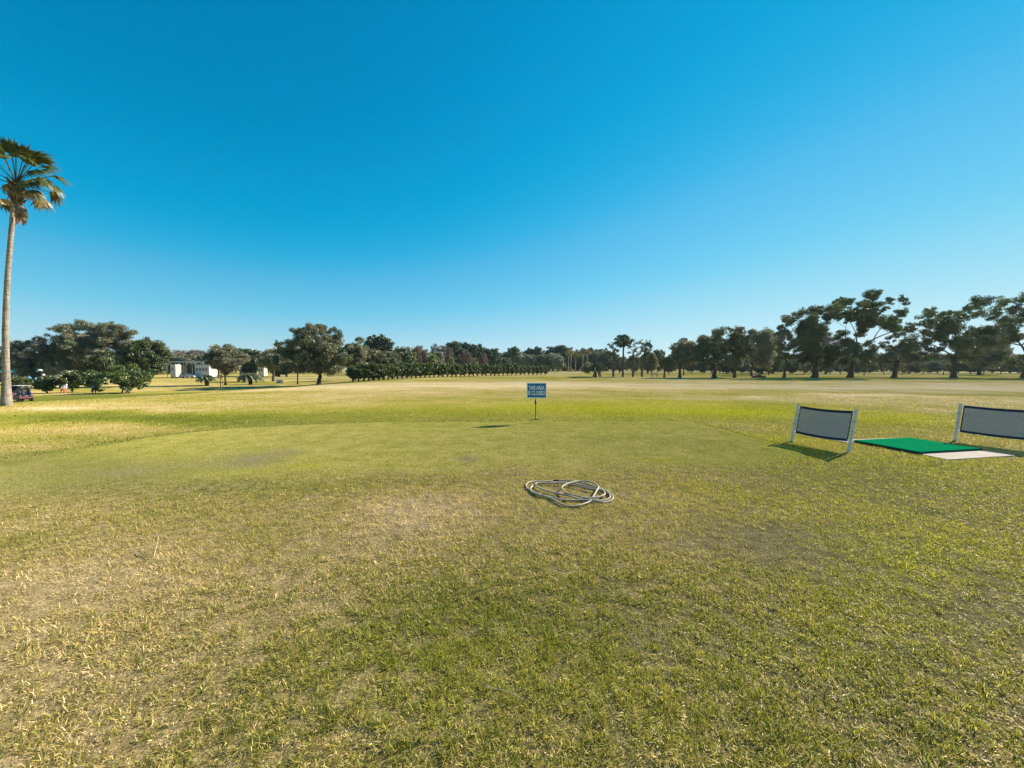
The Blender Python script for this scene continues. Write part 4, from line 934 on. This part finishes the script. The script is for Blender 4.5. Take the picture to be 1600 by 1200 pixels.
# ------------------------------------------------------------------ hitting mat on its concrete pad
zp = tz(8.2, 7.6) + .012
def slab(poly, z0, z1, name, mat, parent=None, bevel=.006):
    vs = [(x, y, z0) for x, y in poly] + [(x, y, z1) for x, y in poly]; n = len(poly)
    fs = [tuple(reversed(range(n))), tuple(range(n, 2 * n))] + [(i, (i + 1) % n, n + (i + 1) % n, n + i) for i in range(n)]
    return MB().add(vs, fs).build(name, mat, parent, bevel=bevel)
pad = slab(PAD_POLY, zp - .2, zp + .004, 'concrete_pad', M['concrete'])
tag(pad, 'pale concrete pad lying in the turf beneath the green mat', 'concrete pad')
Lc, Nc, Rc = Vector((7.33, 8.20)), Vector((7.52, 7.02)), Vector((9.06, 7.33)); Fc_ = Lc + Rc - Nc
em = empty('hitting_mat', (Nc.x, Nc.y, zp + .004)); tag(em, 'green artificial turf hitting mat with a dark rubber edge on the concrete pad', 'golf mat')
def rel(p, k=0.0):
    c = (Lc + Rc) / 2; q = p + (c - p).normalized() * k; return (q.x - Nc.x, q.y - Nc.y)
order = [Nc, Rc, Fc_, Lc]
slab([rel(p) for p in order], .0, .022, 'rubber_base', M['rubber'], em)
slab([rel(p, .012) for p in order], .0225, .040, 'turf_surface', M['turf'], em, .004)

# ------------------------------------------------------------------ hose
def hose():
    def U(zx, zy): return gpt(800 + zx / 8.889, 730 + zy / 8.889)
    T = [(1100, 520), (1060, 545), (960, 578), (860, 590), (745, 577), (640, 532), (545, 482), (430, 440), (310, 385), (225, 335), (197, 292), (235, 252), (320, 235), (450, 232), (600, 222), (760, 222), (900, 240), (1040, 265), (1200, 320), (1330, 368), (1400, 420), (1424, 470), (1385, 510), (1300, 530), (1200, 522),
         (1000, 508), (820, 508), (640, 490), (520, 462), (380, 430), (290, 395), (258, 350), (290, 305), (380, 262), (500, 262), (640, 250), (800, 262), (950, 285), (1100, 320), (1230, 345), (1340, 390), (1382, 450), (1350, 495), (1260, 515), (1130, 500), (950, 490),
         (800, 462), (660, 432), (540, 402), (420, 365), (345, 318), (335, 280), (420, 272), (560, 275), (700, 282), (860, 305), (1010, 340), (1150, 368), (1262, 375), (1308, 425), (1270, 462), (1180, 486), (1050, 492), (900, 490), (800, 468), (735, 425), (702, 368),
         (740, 325), (840, 285), (960, 262), (1080, 270), (1170, 302), (1216, 345), (1190, 405), (1130, 482)]
    P = [U(*p) for p in T]; n = len(P); o0 = P[0].copy()
    e = empty('hose', o0); tag(e, 'pale hose lying in loose loops on the lawn', 'hose')
    z = [0.012 + .004 * math.sin(i * 1.3) for i in range(n)]
    for i in range(24, 46): z[i] = .016
    for i in range(46, n): z[i] = .030
    for i in range(n - 12, n): z[i] = .058 - .002 * (i - n + 12)
    z[-1] = .02; z[-2] = .045
    pts = []
    def cr(a, b, c, d, t): return .5 * ((2 * b) + (-a + c) * t + (2 * a - 5 * b + 4 * c - d) * t * t + (-a + 3 * b - 3 * c + d) * t ** 3)
    Q = [p + Vector((0, 0, z[i] + .008)) - o0 for i, p in enumerate(P)]
    for i in range(n - 1):
        a, b, c, d = Q[max(i - 1, 0)], Q[i], Q[i + 1], Q[min(i + 2, n - 1)]
        for k in range(5): pts.append(cr(a, b, c, d, k / 5))
    pts.append(Q[-1])
    MB().tube(pts, .0108, 10).build('tube', M['hose'], e, True)
    d0 = (pts[0] - pts[1]).normalized()
    MB().tube([pts[0] - d0 * .004, pts[0] + d0 * .012, pts[0] + d0 * .02, pts[0] + d0 * .05], [.0125, .015, .015, .013], 10).build('coupling', M['brass'], e, True)
    MB().tube([pts[70] + (pts[70] - pts[71]) * .6, pts[70], pts[71], pts[72]], .0135, 10).build('tape_band', M['hosedark'], e, True)
    d1 = (pts[-1] - pts[-2]).normalized()
    MB().tube([pts[-1], pts[-1] + d1 * .03, pts[-1] + d1 * .032, pts[-1] + d1 * .05], [.0145, .0145, .010, .010], 10).build('end_fitting', M['hosedark'], e, True)
hose()
def twig(pts, r, label):
    P = [gpt(px, py) + Vector((0, 0, z)) for px, py, z in pts]; e = P[0].copy()
    fine = []
    for i in range(len(P) - 1):
        for k in range(4): fine.append(P[i].lerp(P[i + 1], k / 4) - e)
    fine.append(P[-1] - e); n = len(fine)
    o = MB().tube(fine, [r * (1 - .5 * i / n) for i in range(n)], 6).build('twig', M['straw'], None, True); o.location = e; tag(o, label, 'twig')
twig([(229, 880, .02), (232, 874, .05), (236, 868, .08), (237, 861, .10), (233, 859, .11)], .0035, 'pale curled stalk standing up from the dry lawn at the left')
twig([(752, 1098, .03), (765, 1106, .045), (782, 1112, .05), (800, 1116, .045), (818, 1121, .03)], .0016, 'thin straw stalk lying across the nearest grass')

# ------------------------------------------------------------------ golf cart, bags
def wheel(parent, c, r=.23, w=.2):
    def ring(r1, w1): return MB().tube([(c[0], c[1] - w1 / 2, c[2]), (c[0], c[1] - w1 / 2 * .8, c[2]), (c[0], c[1] + w1 / 2 * .8, c[2]), (c[0], c[1] + w1 / 2, c[2])], [r1 * .9, r1, r1, r1 * .9], 20)
    wh = ring(r, w).build('wheel', M['tyre'], parent, True)
    ring(r * .55, w + .02).build('rim', M['greyroof'], wh, True)
def golf_cart():
    g0 = gpt(30, 627.5); e = empty('golf_cart', g0, R(-14)); tag(e, 'golf cart with a pale flat roof and dusty red body behind the palm trunk', 'golf cart')
    # x: -1.2 nose (left) ... +1.2 tail (right)
    body = [(-1.15, .30), (-1.2, .55), (-1.05, .80), (-.72, .98), (-.62, .92), (-.55, .42), (-.15, .36), (-.08, .66), (.55, .68), (.75, .80), (1.10, .74), (1.15, .40), (1.0, .28), (-1.0, .24)]
    n = len(body); vs = [(x, -.58, z) for x, z in body] + [(x, .58, z) for x, z in body]
    MB().add(vs, [tuple(range(n)), tuple(reversed(range(n, 2 * n)))] + [(i, n + i, n + (i + 1) % n, (i + 1) % n) for i in range(n)]).build('body', M['pink'], e, bevel=.03)
    MB().box((.2, 0, .74), (.55, 1.02, .12)).build('seat', M['navy'], e, bevel=.04)
    MB().box((.50, 0, 1.02), (.10, 1.0, .42), ry=.15).build('backrest', M['navy'], e, bevel=.04)
    MB().box((-.05, 0, 1.86), (1.75, 1.12, .06)).build('roof', M['cream'], e, bevel=.025)
    for x0, x1 in ((-.72, -.62), (.62, .62)):
        for y in (-.52, .52): MB().tube([(x0, y, .8), (x1, y, 1.85)], .02, 8).build('roof_post', M['dark'], e, True)
    MB().add([(-.74, -.5, .96), (-.74, .5, .96), (-.64, .5, 1.8), (-.64, -.5, 1.8), (-.75, -.5, .96), (-.75, .5, .96), (-.65, .5, 1.8), (-.65, -.5, 1.8)], [(0, 1, 2, 3), (7, 6, 5, 4), (0, 3, 7, 4), (1, 5, 6, 2), (0, 4, 5, 1), (3, 2, 6, 7)]).build('windscreen', M['glass'], e)
    st = MB().tube([(-.6, -.25, .8), (-.35, -.25, 1.05)], .02, 8).build('steering_column', M['dark'], e, True)
    ring = [Vector((-.33, -.25, 1.06)) + Vector((.09 * math.sin(t), .17 * math.cos(t), .14 * math.sin(t))) for t in [i * math.pi / 8 for i in range(17)]]
    MB().tube(ring, .014, 6).build('steering_wheel', M['dark'], st, True)
    MB().box((.98, 0, .62), (.42, .95, .05)).build('bag_rack', M['dark'], e, bevel=.01)
    for x in (-.82, .78):
        for y in (-.5, .5): wheel(e, (x, y, .23))
    mw = e.matrix_basis
    for y, lab, mt in ((-.26, 'dark golf bag with a white towel strapped on the back of the cart', 'dark'), (.26, 'dark golf bag on the far side of the cart rack', 'navy')):
        b = empty('golf_bag', mw @ Vector((1.02, y, .646)), R(-14)); tag(b, lab, 'golf bag', 'golf bags on the cart')
        MB().tube([(0, 0, 0), (0, 0, .05), (-.04, 0, .45), (-.08, 0, .82), (-.085, 0, .86)], [.12, .135, .13, .14, .15], 12).build('bag_body', M[mt], b, True)
        MB().box((.13, 0, .35), (.08, .18, .3), ry=-.08).build('pocket', M[mt], b, bevel=.03)
        for k in range(5):
            a = k * 1.26; p = Vector((-.085 + .06 * math.cos(a), .06 * math.sin(a), .8)); q = p + Vector((-.02 + .03 * math.cos(a), .03 * math.sin(a), .28 + .03 * k))
            c = MB().tube([p, q], .008, 6).build('club', M['steel'], b, True)
            MB().ball(q, (.05, .035, .045), 10, 6).build('club_cover', M['whitecloth'] if k == 1 else M['dark'], c, True)
        if y < 0:
            vs = []
            for i in range(9):
                z = .62 - .55 * i / 8; wv = .012 * math.sin(i * 1.4); vs += [(-.06, -.165 + wv, z), (.06, -.17 - wv, z), (-.06, -.177 + wv, z), (.06, -.182 - wv, z)]
            MB().add(vs, [f for i in range(8) for k in [i * 4] for f in ((k, k + 4, k + 5, k + 1), (k + 2, k + 3, k + 7, k + 6))]).build('towel', M['whitecloth'], b)
golf_cart()

# ------------------------------------------------------------------ people
def skin_mesh(name, verts, edges, radii, mat, parent, sub=2, root=0):
    me = bpy.data.meshes.new(name); me.from_pydata([tuple(v) for v in verts], edges, []); me.materials.append(mat)
    o = bpy.data.objects.new(name, me); COL.objects.link(o); o.parent = parent
    sk = o.modifiers.new('skin', 'SKIN'); sk.use_smooth_shade = True
    if not me.skin_vertices: me.skin_vertices.new()
    for i, r in enumerate(radii):
        rr = (r, r) if not hasattr(r, '__len__') else r
        me.skin_vertices[0].data[i].radius = rr; me.skin_vertices[0].data[i].use_root = (i == root)
    s = o.modifiers.new('sub', 'SUBSURF'); s.levels = sub; s.render_levels = sub
    return o
def person(g0, rz, label, J, shirt, trouser, hat, hold):
    """J: joints in metres, x forwards, y left, z up"""
    e = empty('person', g0, rz); tag(e, label, 'person'); V = {k: Vector(v) for k, v in J.items()}
    names = ['pelvis', 'waist', 'chest', 'neck', 'head0', 'head1', 'head2', 'nose']; verts = [V['pelvis'], V['waist'], V['chest'], V['neck']]
    hd = (V['head'] - V['neck']).normalized(); fwd = V['face'].normalized()
    verts += [V['head'] - hd * .05, V['head'] + hd * .02, V['head'] + hd * .10]; rad = [(.15, .12), (.13, .10), (.16, .11), .055, .078, .092, .065]
    edges = [(0, 1), (1, 2), (2, 3), (3, 4), (4, 5), (5, 6)]
    for sd_, y in (('L', 1), ('R', -1)):
        b = len(verts); verts += [V['sh' + sd_], V['el' + sd_], V['wr' + sd_], V['ha' + sd_]]; rad += [.055, .042, .028, (.036, .018)]
        edges += [(2, b), (b, b + 1), (b + 1, b + 2), (b + 2, b + 3)]
        dh = (V['ha' + sd_] - V['wr' + sd_]).normalized(); side = dh.cross(fwd).normalized()
        for k in range(4):
            p = V['ha' + sd_] + side * (k - 1.5) * .02; q = p + dh * (.045 - .004 * abs(k - 1.3)); r_ = q + (dh * .6 + fwd * -.5) * .035
            i = len(verts); verts += [q, r_]; rad += [.009, .008]; edges += [(b + 3, i), (i, i + 1)]
        i = len(verts); verts += [V['wr' + sd_] + dh * .04 + side * .045 * -y, V['wr' + sd_] + dh * .08 + side * .05 * -y]; rad += [.010, .009]; edges += [(b + 2, i), (i, i + 1)]
        b = len(verts); verts += [V['hip' + sd_], V['kn' + sd_], V['an' + sd_], V['an' + sd_] + fwd * .0 + Vector((.13, 0, -.05))]; rad += [.085, .058, .042, .035]
        edges += [(0, b), (b, b + 1), (b + 1, b + 2), (b + 2, b + 3)]
    skin_mesh('body', verts, edges, rad, M['skin'], e)
    # face details
    hc = V['head']; sidev = hd.cross(fwd).normalized()
    MB().ball(hc + hd * .055 - fwd * .012, (.100, .100, .095), 16, 10).build('hair', M['hair'], e, True)
    if hat: 
        h = MB().ball(hc + hd * .085 - fwd * .005, (.108, .108, .075), 16, 8); br = hc + hd * .06 + fwd * .12
        h.add([br + sidev * .07 - fwd * .05, br - sidev * .07 - fwd * .05, br - sidev * .05 + fwd * .05, br + sidev * .05 + fwd * .05, br + sidev * .07 - fwd * .05 + hd * .012, br - sidev * .07 - fwd * .05 + hd * .012, br - sidev * .05 + fwd * .05 + hd * .006, br + sidev * .05 + fwd * .05 + hd * .006],
              [(0, 1, 2, 3), (7, 6, 5, 4), (0, 4, 5, 1), (1, 5, 6, 2), (2, 6, 7, 3), (3, 7, 4, 0)]).build('cap', M[hat], e, True)
    for y in (-1, 1): MB().ball(hc + hd * .02 + fwd * .088 + sidev * .032 * y, .011, 8, 6).build('eye', M['dark'], e, True)
    # clothing
    sv = [V['pelvis'] * .75 + V['waist'] * .25, V['waist'], V['chest'], V['neck'] * .65 + V['chest'] * .35]; sr = [(.185, .15), (.165, .135), (.195, .145), .085]; se = [(0, 1), (1, 2), (2, 3)]
    for sd_ in 'LR':
        b = len(sv); sv += [V['sh' + sd_], V['el' + sd_] * .95 + V['sh' + sd_] * .05, V['wr' + sd_] * .85 + V['el' + sd_] * .15]; sr += [.085, .066, .045]; se += [(2, b), (b, b + 1), (b + 1, b + 2)]
    skin_mesh('shirt', sv, se, sr, M[shirt], e, 2, 1)
    tv = [V['waist'] * .35 + V['pelvis'] * .65, V['pelvis']]; tr = [(.17, .14), (.18, .145)]; te = [(0, 1)]
    for sd_ in 'LR':
        b = len(tv); tv += [V['hip' + sd_], V['kn' + sd_], V['an' + sd_] + Vector((0, 0, .02))]; tr += [.115, .085, .072]; te += [(1, b), (b, b + 1), (b + 1, b + 2)]
    skin_mesh('trousers', tv, te, tr, M[trouser], e, 2, 1)
    for sd_ in 'LR':
        a = V['an' + sd_]; MB().ball((a.x + .06, a.y, .045), (.15, .052, .05), 12, 8).build('shoe', M['whitecloth'] if hold == 'w' else M['dark'], e, True)
    return e
gA = gpt(97, 615.5)
pa = person(gA, R(0), 'person in a white shirt and red trousers bending over to putt by the yellow flag',
    dict(pelvis=(-.10, 0, .92), waist=(.0, 0, 1.06), chest=(.26, 0, 1.27), neck=(.42, 0, 1.37), head=(.53, 0, 1.40), face=(.5, -.1, -.86), shL=(.30, .18, 1.24), shR=(.30, -.18, 1.24), elL=(.42, .16, .98), elR=(.42, -.14, .98),
         wrL=(.50, .04, .80), wrR=(.50, -.02, .76), haL=(.51, .02, .74), haR=(.51, -.01, .68), hipL=(-.10, .10, .88), hipR=(-.10, -.10, .88), knL=(.02, .17, .48), knR=(.02, -.17, .48), anL=(-.04, .21, .08), anR=(-.04, -.21, .08)), 'whitecloth', 'redtrouser', 'whitecloth', 'w')
pu = empty('putter', gA + Vector((.52, 0, .76))); tag(pu, 'thin steel putter held by the person in red trousers', 'golf club')
MB().tube([(0, 0, .06), (.22, .0, -.72)], .008, 6).build('shaft', M['steel'], pu, True); MB().box((.24, 0, -.735), (.05, .11, .025)).build('club_head', M['steel'], pu, bevel=.005)
gB = gpt(146, 614.5)
person(gB, R(-20), 'person in a slate blue top and navy trousers stooping on the putting green',
    dict(pelvis=(-.06, 0, .92), waist=(.0, 0, 1.08), chest=(.12, 0, 1.34), neck=(.20, 0, 1.48), head=(.27, 0, 1.56), face=(.75, 0, -.66), shL=(.12, .20, 1.35), shR=(.12, -.20, 1.35), elL=(.10, .27, 1.06), elR=(.14, -.27, 1.06),
         wrL=(.22, .22, .84), wrR=(.28, -.22, .84), haL=(.25, .21, .76), haR=(.31, -.21, .76), hipL=(-.05, .09, .88), hipR=(-.05, -.09, .88), knL=(.10, .10, .48), knR=(-.02, -.10, .48), anL=(.06, .11, .08), anR=(-.22, -.11, .10)), 'bluecloth', 'navycloth', 'navycloth', 'd')
def flagstick(px, py, top_py, name, label, fmat, d=None, fw=.5, fh=.36, side=1, droop=.5):
    g0 = gpt(px, py) if d is None else col_at(px, d); s = g0.y / F; H = CAM_H + (HOR - top_py) * s - g0.z
    e = empty(name, g0); tag(e, label, 'flagstick')
    MB().tube([(0, 0, -.1), (0, 0, H)], .016, 8).build('pole', M['cream'], e, True)
    vs = []; n = 10
    for i in range(n + 1):
        t = i / n; x = side * fw * t * (1 - .35 * droop); y = .05 * math.sin(t * 6); dz = -droop * fh * 1.4 * t * t
        for zz in (H - .02, H - .02 - fh * (1 - .2 * t)):
            vs += [(x, y - .003, zz + dz), (x, y + .003, zz + dz)]
    fs = [f for i in range(n) for k in [i * 4] for f in ((k, k + 4, k + 6, k + 2), (k + 1, k + 3, k + 7, k + 5), (k, k + 1, k + 5, k + 4), (k + 2, k + 6, k + 7, k + 3))] + [(0, 2, 3, 1), (n * 4, n * 4 + 1, n * 4 + 3, n * 4 + 2)]
    MB().add(vs, fs).build('flag', M[fmat], e, True)
flagstick(99.5, 612, 589, 'flagstick', 'yellow flag on a pole standing on the putting green beside the golfers', 'yellowflag', droop=.5, fw=.6, fh=.42)
flagstick(929, 587, 572.5, 'flagstick', 'white flag on a pole in front of the low many stemmed tree', 'white', d=80, fw=.6, fh=.55, droop=1.4)
flagstick(1170, 588, 568, 'flagstick', 'white flag on a pole seen under the pale olive tree', 'white', d=96, fw=.8, fh=.6, side=1, droop=.6)

# ------------------------------------------------------------------ small far things
def low_board():
    g0 = gpt(437, 599.5); s = g0.y / F; e = empty('marker_board', g0); tag(e, 'low white board with a dark slanting mark on the grass left of the lone oak', 'board')
    w, h = 11.5 * s, 6 * s
    MB().box((0, 0, h / 2 + .08), (w, .06, h)).build('board', M['white'], e, bevel=.02)
    MB().box((-.05, -.034, h / 2 + .05), (w * .42, .006, h * .22), ry=-.55).build('mark', M['dark'], e)
    for x in (-w * .4, w * .4): MB().box((x, .04, .1), (.06, .06, .4)).build('leg', M['white'], e)
low_board()
def bench():
    g0 = gpt(1023, 589); s = g0.y / F; e = empty('bench', g0); tag(e, 'low grey slatted bench on the grass right of the pines', 'bench')
    w = 9 * s
    for k in range(3): MB().box((0, -.16 + .16 * k, .45), (w, .12, .04)).build('seat_slat', M['steel'], e, bevel=.008)
    for x in (-w * .42, w * .42):
        MB().box((x, -.15, .21), (.07, .06, .44)).build('leg', M['iron'], e); MB().box((x, .15, .21), (.07, .06, .44)).build('leg', M['iron'], e)
    MB().box((0, .24, .68), (w, .035, .14), rx=-.15).build('backrest', M['steel'], e, bevel=.008); 
    for x in (-w * .42, w * .42): MB().box((x, .215, .55), (.05, .04, .3), rx=-.15).build('back_post', M['iron'], e)
bench()
def brush_pile():
    g0 = gpt(1185, 590.5); e = empty('brush_pile', g0); tag(e, 'low brown pile of cut branches on the grass behind the knobbly oak', 'brush pile')
    g = np.random.default_rng(8); subs = [(x, y, .22 + z, .42, .25, .5) for x, y, z in [(-.9, 0, -.05), (-.4, .2, .1), (.1, -.1, .18), (.5, .15, .08), (1.0, 0, -.05)]]
    V, T, K = leaves_np(g, subs, .5, 1.6, .12); link('branches', quads_mesh('branches', V, M['twig'], {'tint': T * .3, 'clump': K * 0}), e)
    mb = MB(); r = random.Random(3)
    for i in range(14): a = r.uniform(0, 6.28); mb.tube([(r.uniform(-1, 1), r.uniform(-.3, .3), .05 + r.random() * .3), (r.uniform(-1, 1) + math.cos(a) * .6, math.sin(a) * .4, .1 + r.random() * .35)], .03, 5)
    mb.build('logs', M['brush'], e)
brush_pile()

# ------------------------------------------------------------------ trailers, vans and sheds beyond the left trees
def vehicle_box(name, label, cat, px, d, wpx, tpx, bpx, mat, depth=2.5, windows=3, wheels=True, roof=None, nose=False, rz=0.0):
    g0 = col_at(px, d); s = d / F; e = empty(name, g0, rz); tag(e, label, cat)
    W = wpx * s; top = CAM_H + (HOR - tpx) * s - g0.z; z0 = .45 if wheels else 0.0; bot = z0
    prof = [(-W / 2, bot), (-W / 2, top - .15), (-W / 2 + .2, top), (W / 2 - (.9 if nose else .2), top), (W / 2, top - (1.1 if nose else .15)), (W / 2, bot)]
    n = len(prof); vs = [(x, -depth / 2, z) for x, z in prof] + [(x, depth / 2, z) for x, z in prof]
    MB().add(vs, [tuple(range(n)), tuple(reversed(range(n, 2 * n)))] + [(i, n + i, n + (i + 1) % n, (i + 1) % n) for i in range(n)]).build('body', M[mat], e, bevel=.05)
    hh = top - bot
    for k in range(windows):
        x = -W / 2 + W * (k + .7) / (windows + .6); fr = MB().box((x, -depth / 2 - .012, bot + hh * .62), (W / (windows + 1) * .62 + .1, .03, hh * .26 + .1)).build('window', M['greyroof'], e)
        MB().box((x, -depth / 2 - .032, bot + hh * .62), (W / (windows + 1) * .62, .012, hh * .26)).build('pane', M['glass'], fr)
    if windows: MB().box((W * .46 - .45, -depth / 2 - .01, bot + hh * .42), (.7, .03, hh * .78)).build('door', M['cream'], e)
    MB().box((0, -depth / 2 - .008, bot + hh * .28), (W * .9, .016, .18)).build('stripe', M['bluecloth'], e)
    if wheels:
        for x in ((-W * .3, W * .3) if W > 5 else (-W * .32, W * .32)):
            for y in (-depth / 2 + .15, depth / 2 - .15):
                wh = MB().tube([(x, y - .12, .38), (x, y + .12, .38)], .38, 16).build('wheel', M['tyre'], e, True); MB().tube([(x, y - .14, .38), (x, y + .14, .38)], .2, 12).build('rim', M['greyroof'], wh, True)
    if roof: MB().box((0, 0, top + .08), (W + .5, depth + .5, .16)).build('roof', M[roof], e)
    return e
vehicle_box('camper_van', 'white camper van left of the long pale carport, behind the dense oak', 'camper van', 275, 150, 8, 569.5, 583, 'cream', windows=1)
vehicle_box('travel_trailer', 'light grey travel trailer with several windows under the pale roof', 'trailer', 320, 148, 22, 570, 583, 'greyroof', windows=4)
vehicle_box('utility_trailer', 'beige box trailer right of the white camper van', 'trailer', 285, 156, 7, 570, 583, 'cream', windows=1)
vehicle_box('travel_trailer', 'small white trailer partly behind the rounded oak', 'trailer', 334, 152, 5, 574, 583, 'cream', windows=1)
vehicle_box('travel_trailer', 'white trailer among the trees right of the tan shed', 'trailer', 411, 160, 9, 572, 579, 'cream', windows=2)
vehicle_box('travel_trailer', 'long cream trailer seen between the bushes under the grey oaks', 'trailer', 87, 118, 30, 579, 586, 'cream', windows=3)
vehicle_box('travel_trailer', 'short white trailer with a blue end, left of the long cream one', 'trailer', 56, 112, 13, 577, 589, 'white', windows=2)
vehicle_box('storage_box', 'blue storage box against the short white trailer', 'storage box', 48, 108, 6, 577, 586, 'blue', windows=0, wheels=False, depth=2)
vehicle_box('travel_trailer', 'small pale trailer glimpsed above the bush behind the yellow flag', 'trailer', 104, 122, 9, 578, 585, 'cream', windows=1)
def carport():
    g0 = col_at(303, 158); s = 158 / F; e = empty('carport', g0); tag(e, 'long carport with a thin pale roof over the trailers', 'carport')
    W = 66 * s; H = CAM_H + (HOR - 565.5) * s - g0.z
    MB().box((0, 0, H), (W, 6, .35)).build('roof', M['greyroof'], e)
    for k in range(6):
        for y in (-2.7, 2.7): MB().box((-W / 2 + .3 + (W - .6) * k / 5, y, H / 2 - .1), (.14, .14, H - .2)).build('post', M['greyroof'], e)
    MB().box((0, 2.9, H * .45), (W - .3, .1, H * .85)).build('shade_sheet', M['dark'], e)  # dark sheet standing in for the shade beneath the roof
carport()
def pickup():
    g0 = col_at(296, 145); e = empty('pickup_truck', g0); tag(e, 'white pickup truck parked before the long carport', 'pickup truck')
    pr = [(-2.6, .5), (-2.6, 1.05), (-.9, 1.1), (-.7, 1.75), (.5, 1.78), (1.1, 1.15), (2.4, 1.05), (2.6, .8), (2.6, .5)]; n = len(pr)
    vs = [(x, -.95, z) for x, z in pr] + [(x, .95, z) for x, z in pr]
    MB().add(vs, [tuple(range(n)), tuple(reversed(range(n, 2 * n)))] + [(i, n + i, n + (i + 1) % n, (i + 1) % n) for i in range(n)]).build('body', M['white'], e, bevel=.06)
    for x in (-.3, .4): MB().box((x, -.96, 1.42), (.55, .02, .4)).build('window', M['glass'], e)
    for x in (-1.7, 1.7):
        for y in (-.85, .85):
            wh = MB().tube([(x, y - .12, .38), (x, y + .12, .38)], .38, 16).build('wheel', M['tyre'], e, True); MB().tube([(x, y - .14, .38), (x, y + .14, .38)], .2, 12).build('rim', M['greyroof'], wh, True)
pickup()
def shed(px, d, wpx, tpx, wall, roof, label, name='shed', gable=True, ov=.4, dep=5):
    g0 = col_at(px, d); s = d / F; e = empty(name, g0); tag(e, label, 'building')
    W = wpx * s; H = CAM_H + (HOR - tpx) * s - g0.z; ev = H * .66 if gable else H - .3
    MB().box((0, 0, ev / 2 - .1), (W, dep, ev + .2)).build('wall', M[wall], e)
    vs = [(-W / 2 - ov, -dep / 2 - ov, ev), (W / 2 + ov, -dep / 2 - ov, ev), (W / 2 + ov, dep / 2 + ov, ev), (-W / 2 - ov, dep / 2 + ov, ev), (-W / 2 - ov * .5, 0, H), (W / 2 + ov * .5, 0, H)]
    MB().add(vs, [(0, 1, 5, 4), (2, 3, 4, 5), (1, 2, 5), (3, 0, 4), (3, 2, 1, 0)]).build('roof', M[roof], e)
    for k in (-.25, .25):
        f = MB().box((W * k, -dep / 2 - .02, ev * .58), (W * .14 + .12, .05, ev * .32)).build('window', M['white'], e); MB().box((W * k, -dep / 2 - .05, ev * .58), (W * .14, .02, ev * .26)).build('pane', M['glass'], f)
    MB().box((0, -dep / 2 - .02, ev * .4), (1.0, .05, ev * .8)).build('door', M['white'], e)
shed(33, 108, 34, 574, 'dark', 'teal', 'shelter under a bright teal tarpaulin roof behind the low bush, left edge', 'tarpaulin_shelter')
shed(393, 185, 26, 566, 'tan', 'tan', 'tan house between the rounded oak and the spreading oak', 'house')
shed(888, 270, 20, 564, 'tan', 'tan', 'tan house with a tan roof below the cabbage palms', 'house')
shed(906, 275, 14, 564, 'tan', 'boot', 'smaller tan house with a reddish roof right of the palms', 'house')
shed(160, 135, 10, 573, 'tan', 'greyroof', 'small tan shed glimpsed between the bushes and the dense dark oak', 'shed')

# ------------------------------------------------------------------ air
def haze():
    o = MB().box((0, 0, 13.5), (2400, 2400, 35)).build('haze', M['white']); o.data.materials.clear()
    m = bpy.data.materials.new('pale_air'); m.use_nodes = True; t = m.node_tree; t.nodes.clear()
    out = t.nodes.new('ShaderNodeOutputMaterial'); v = t.nodes.new('ShaderNodeVolumePrincipled')
    v.inputs['Color'].default_value = (0.62, 0.86, 1.0, 1); v.inputs['Density'].default_value = 0.00009; v.inputs['Anisotropy'].default_value = 0.3
    t.links.new(v.outputs[0], out.inputs['Volume']); o.data.materials.append(m)
    tag(o, 'thin pale haze over the whole golf course', 'haze', kind='stuff')
haze()
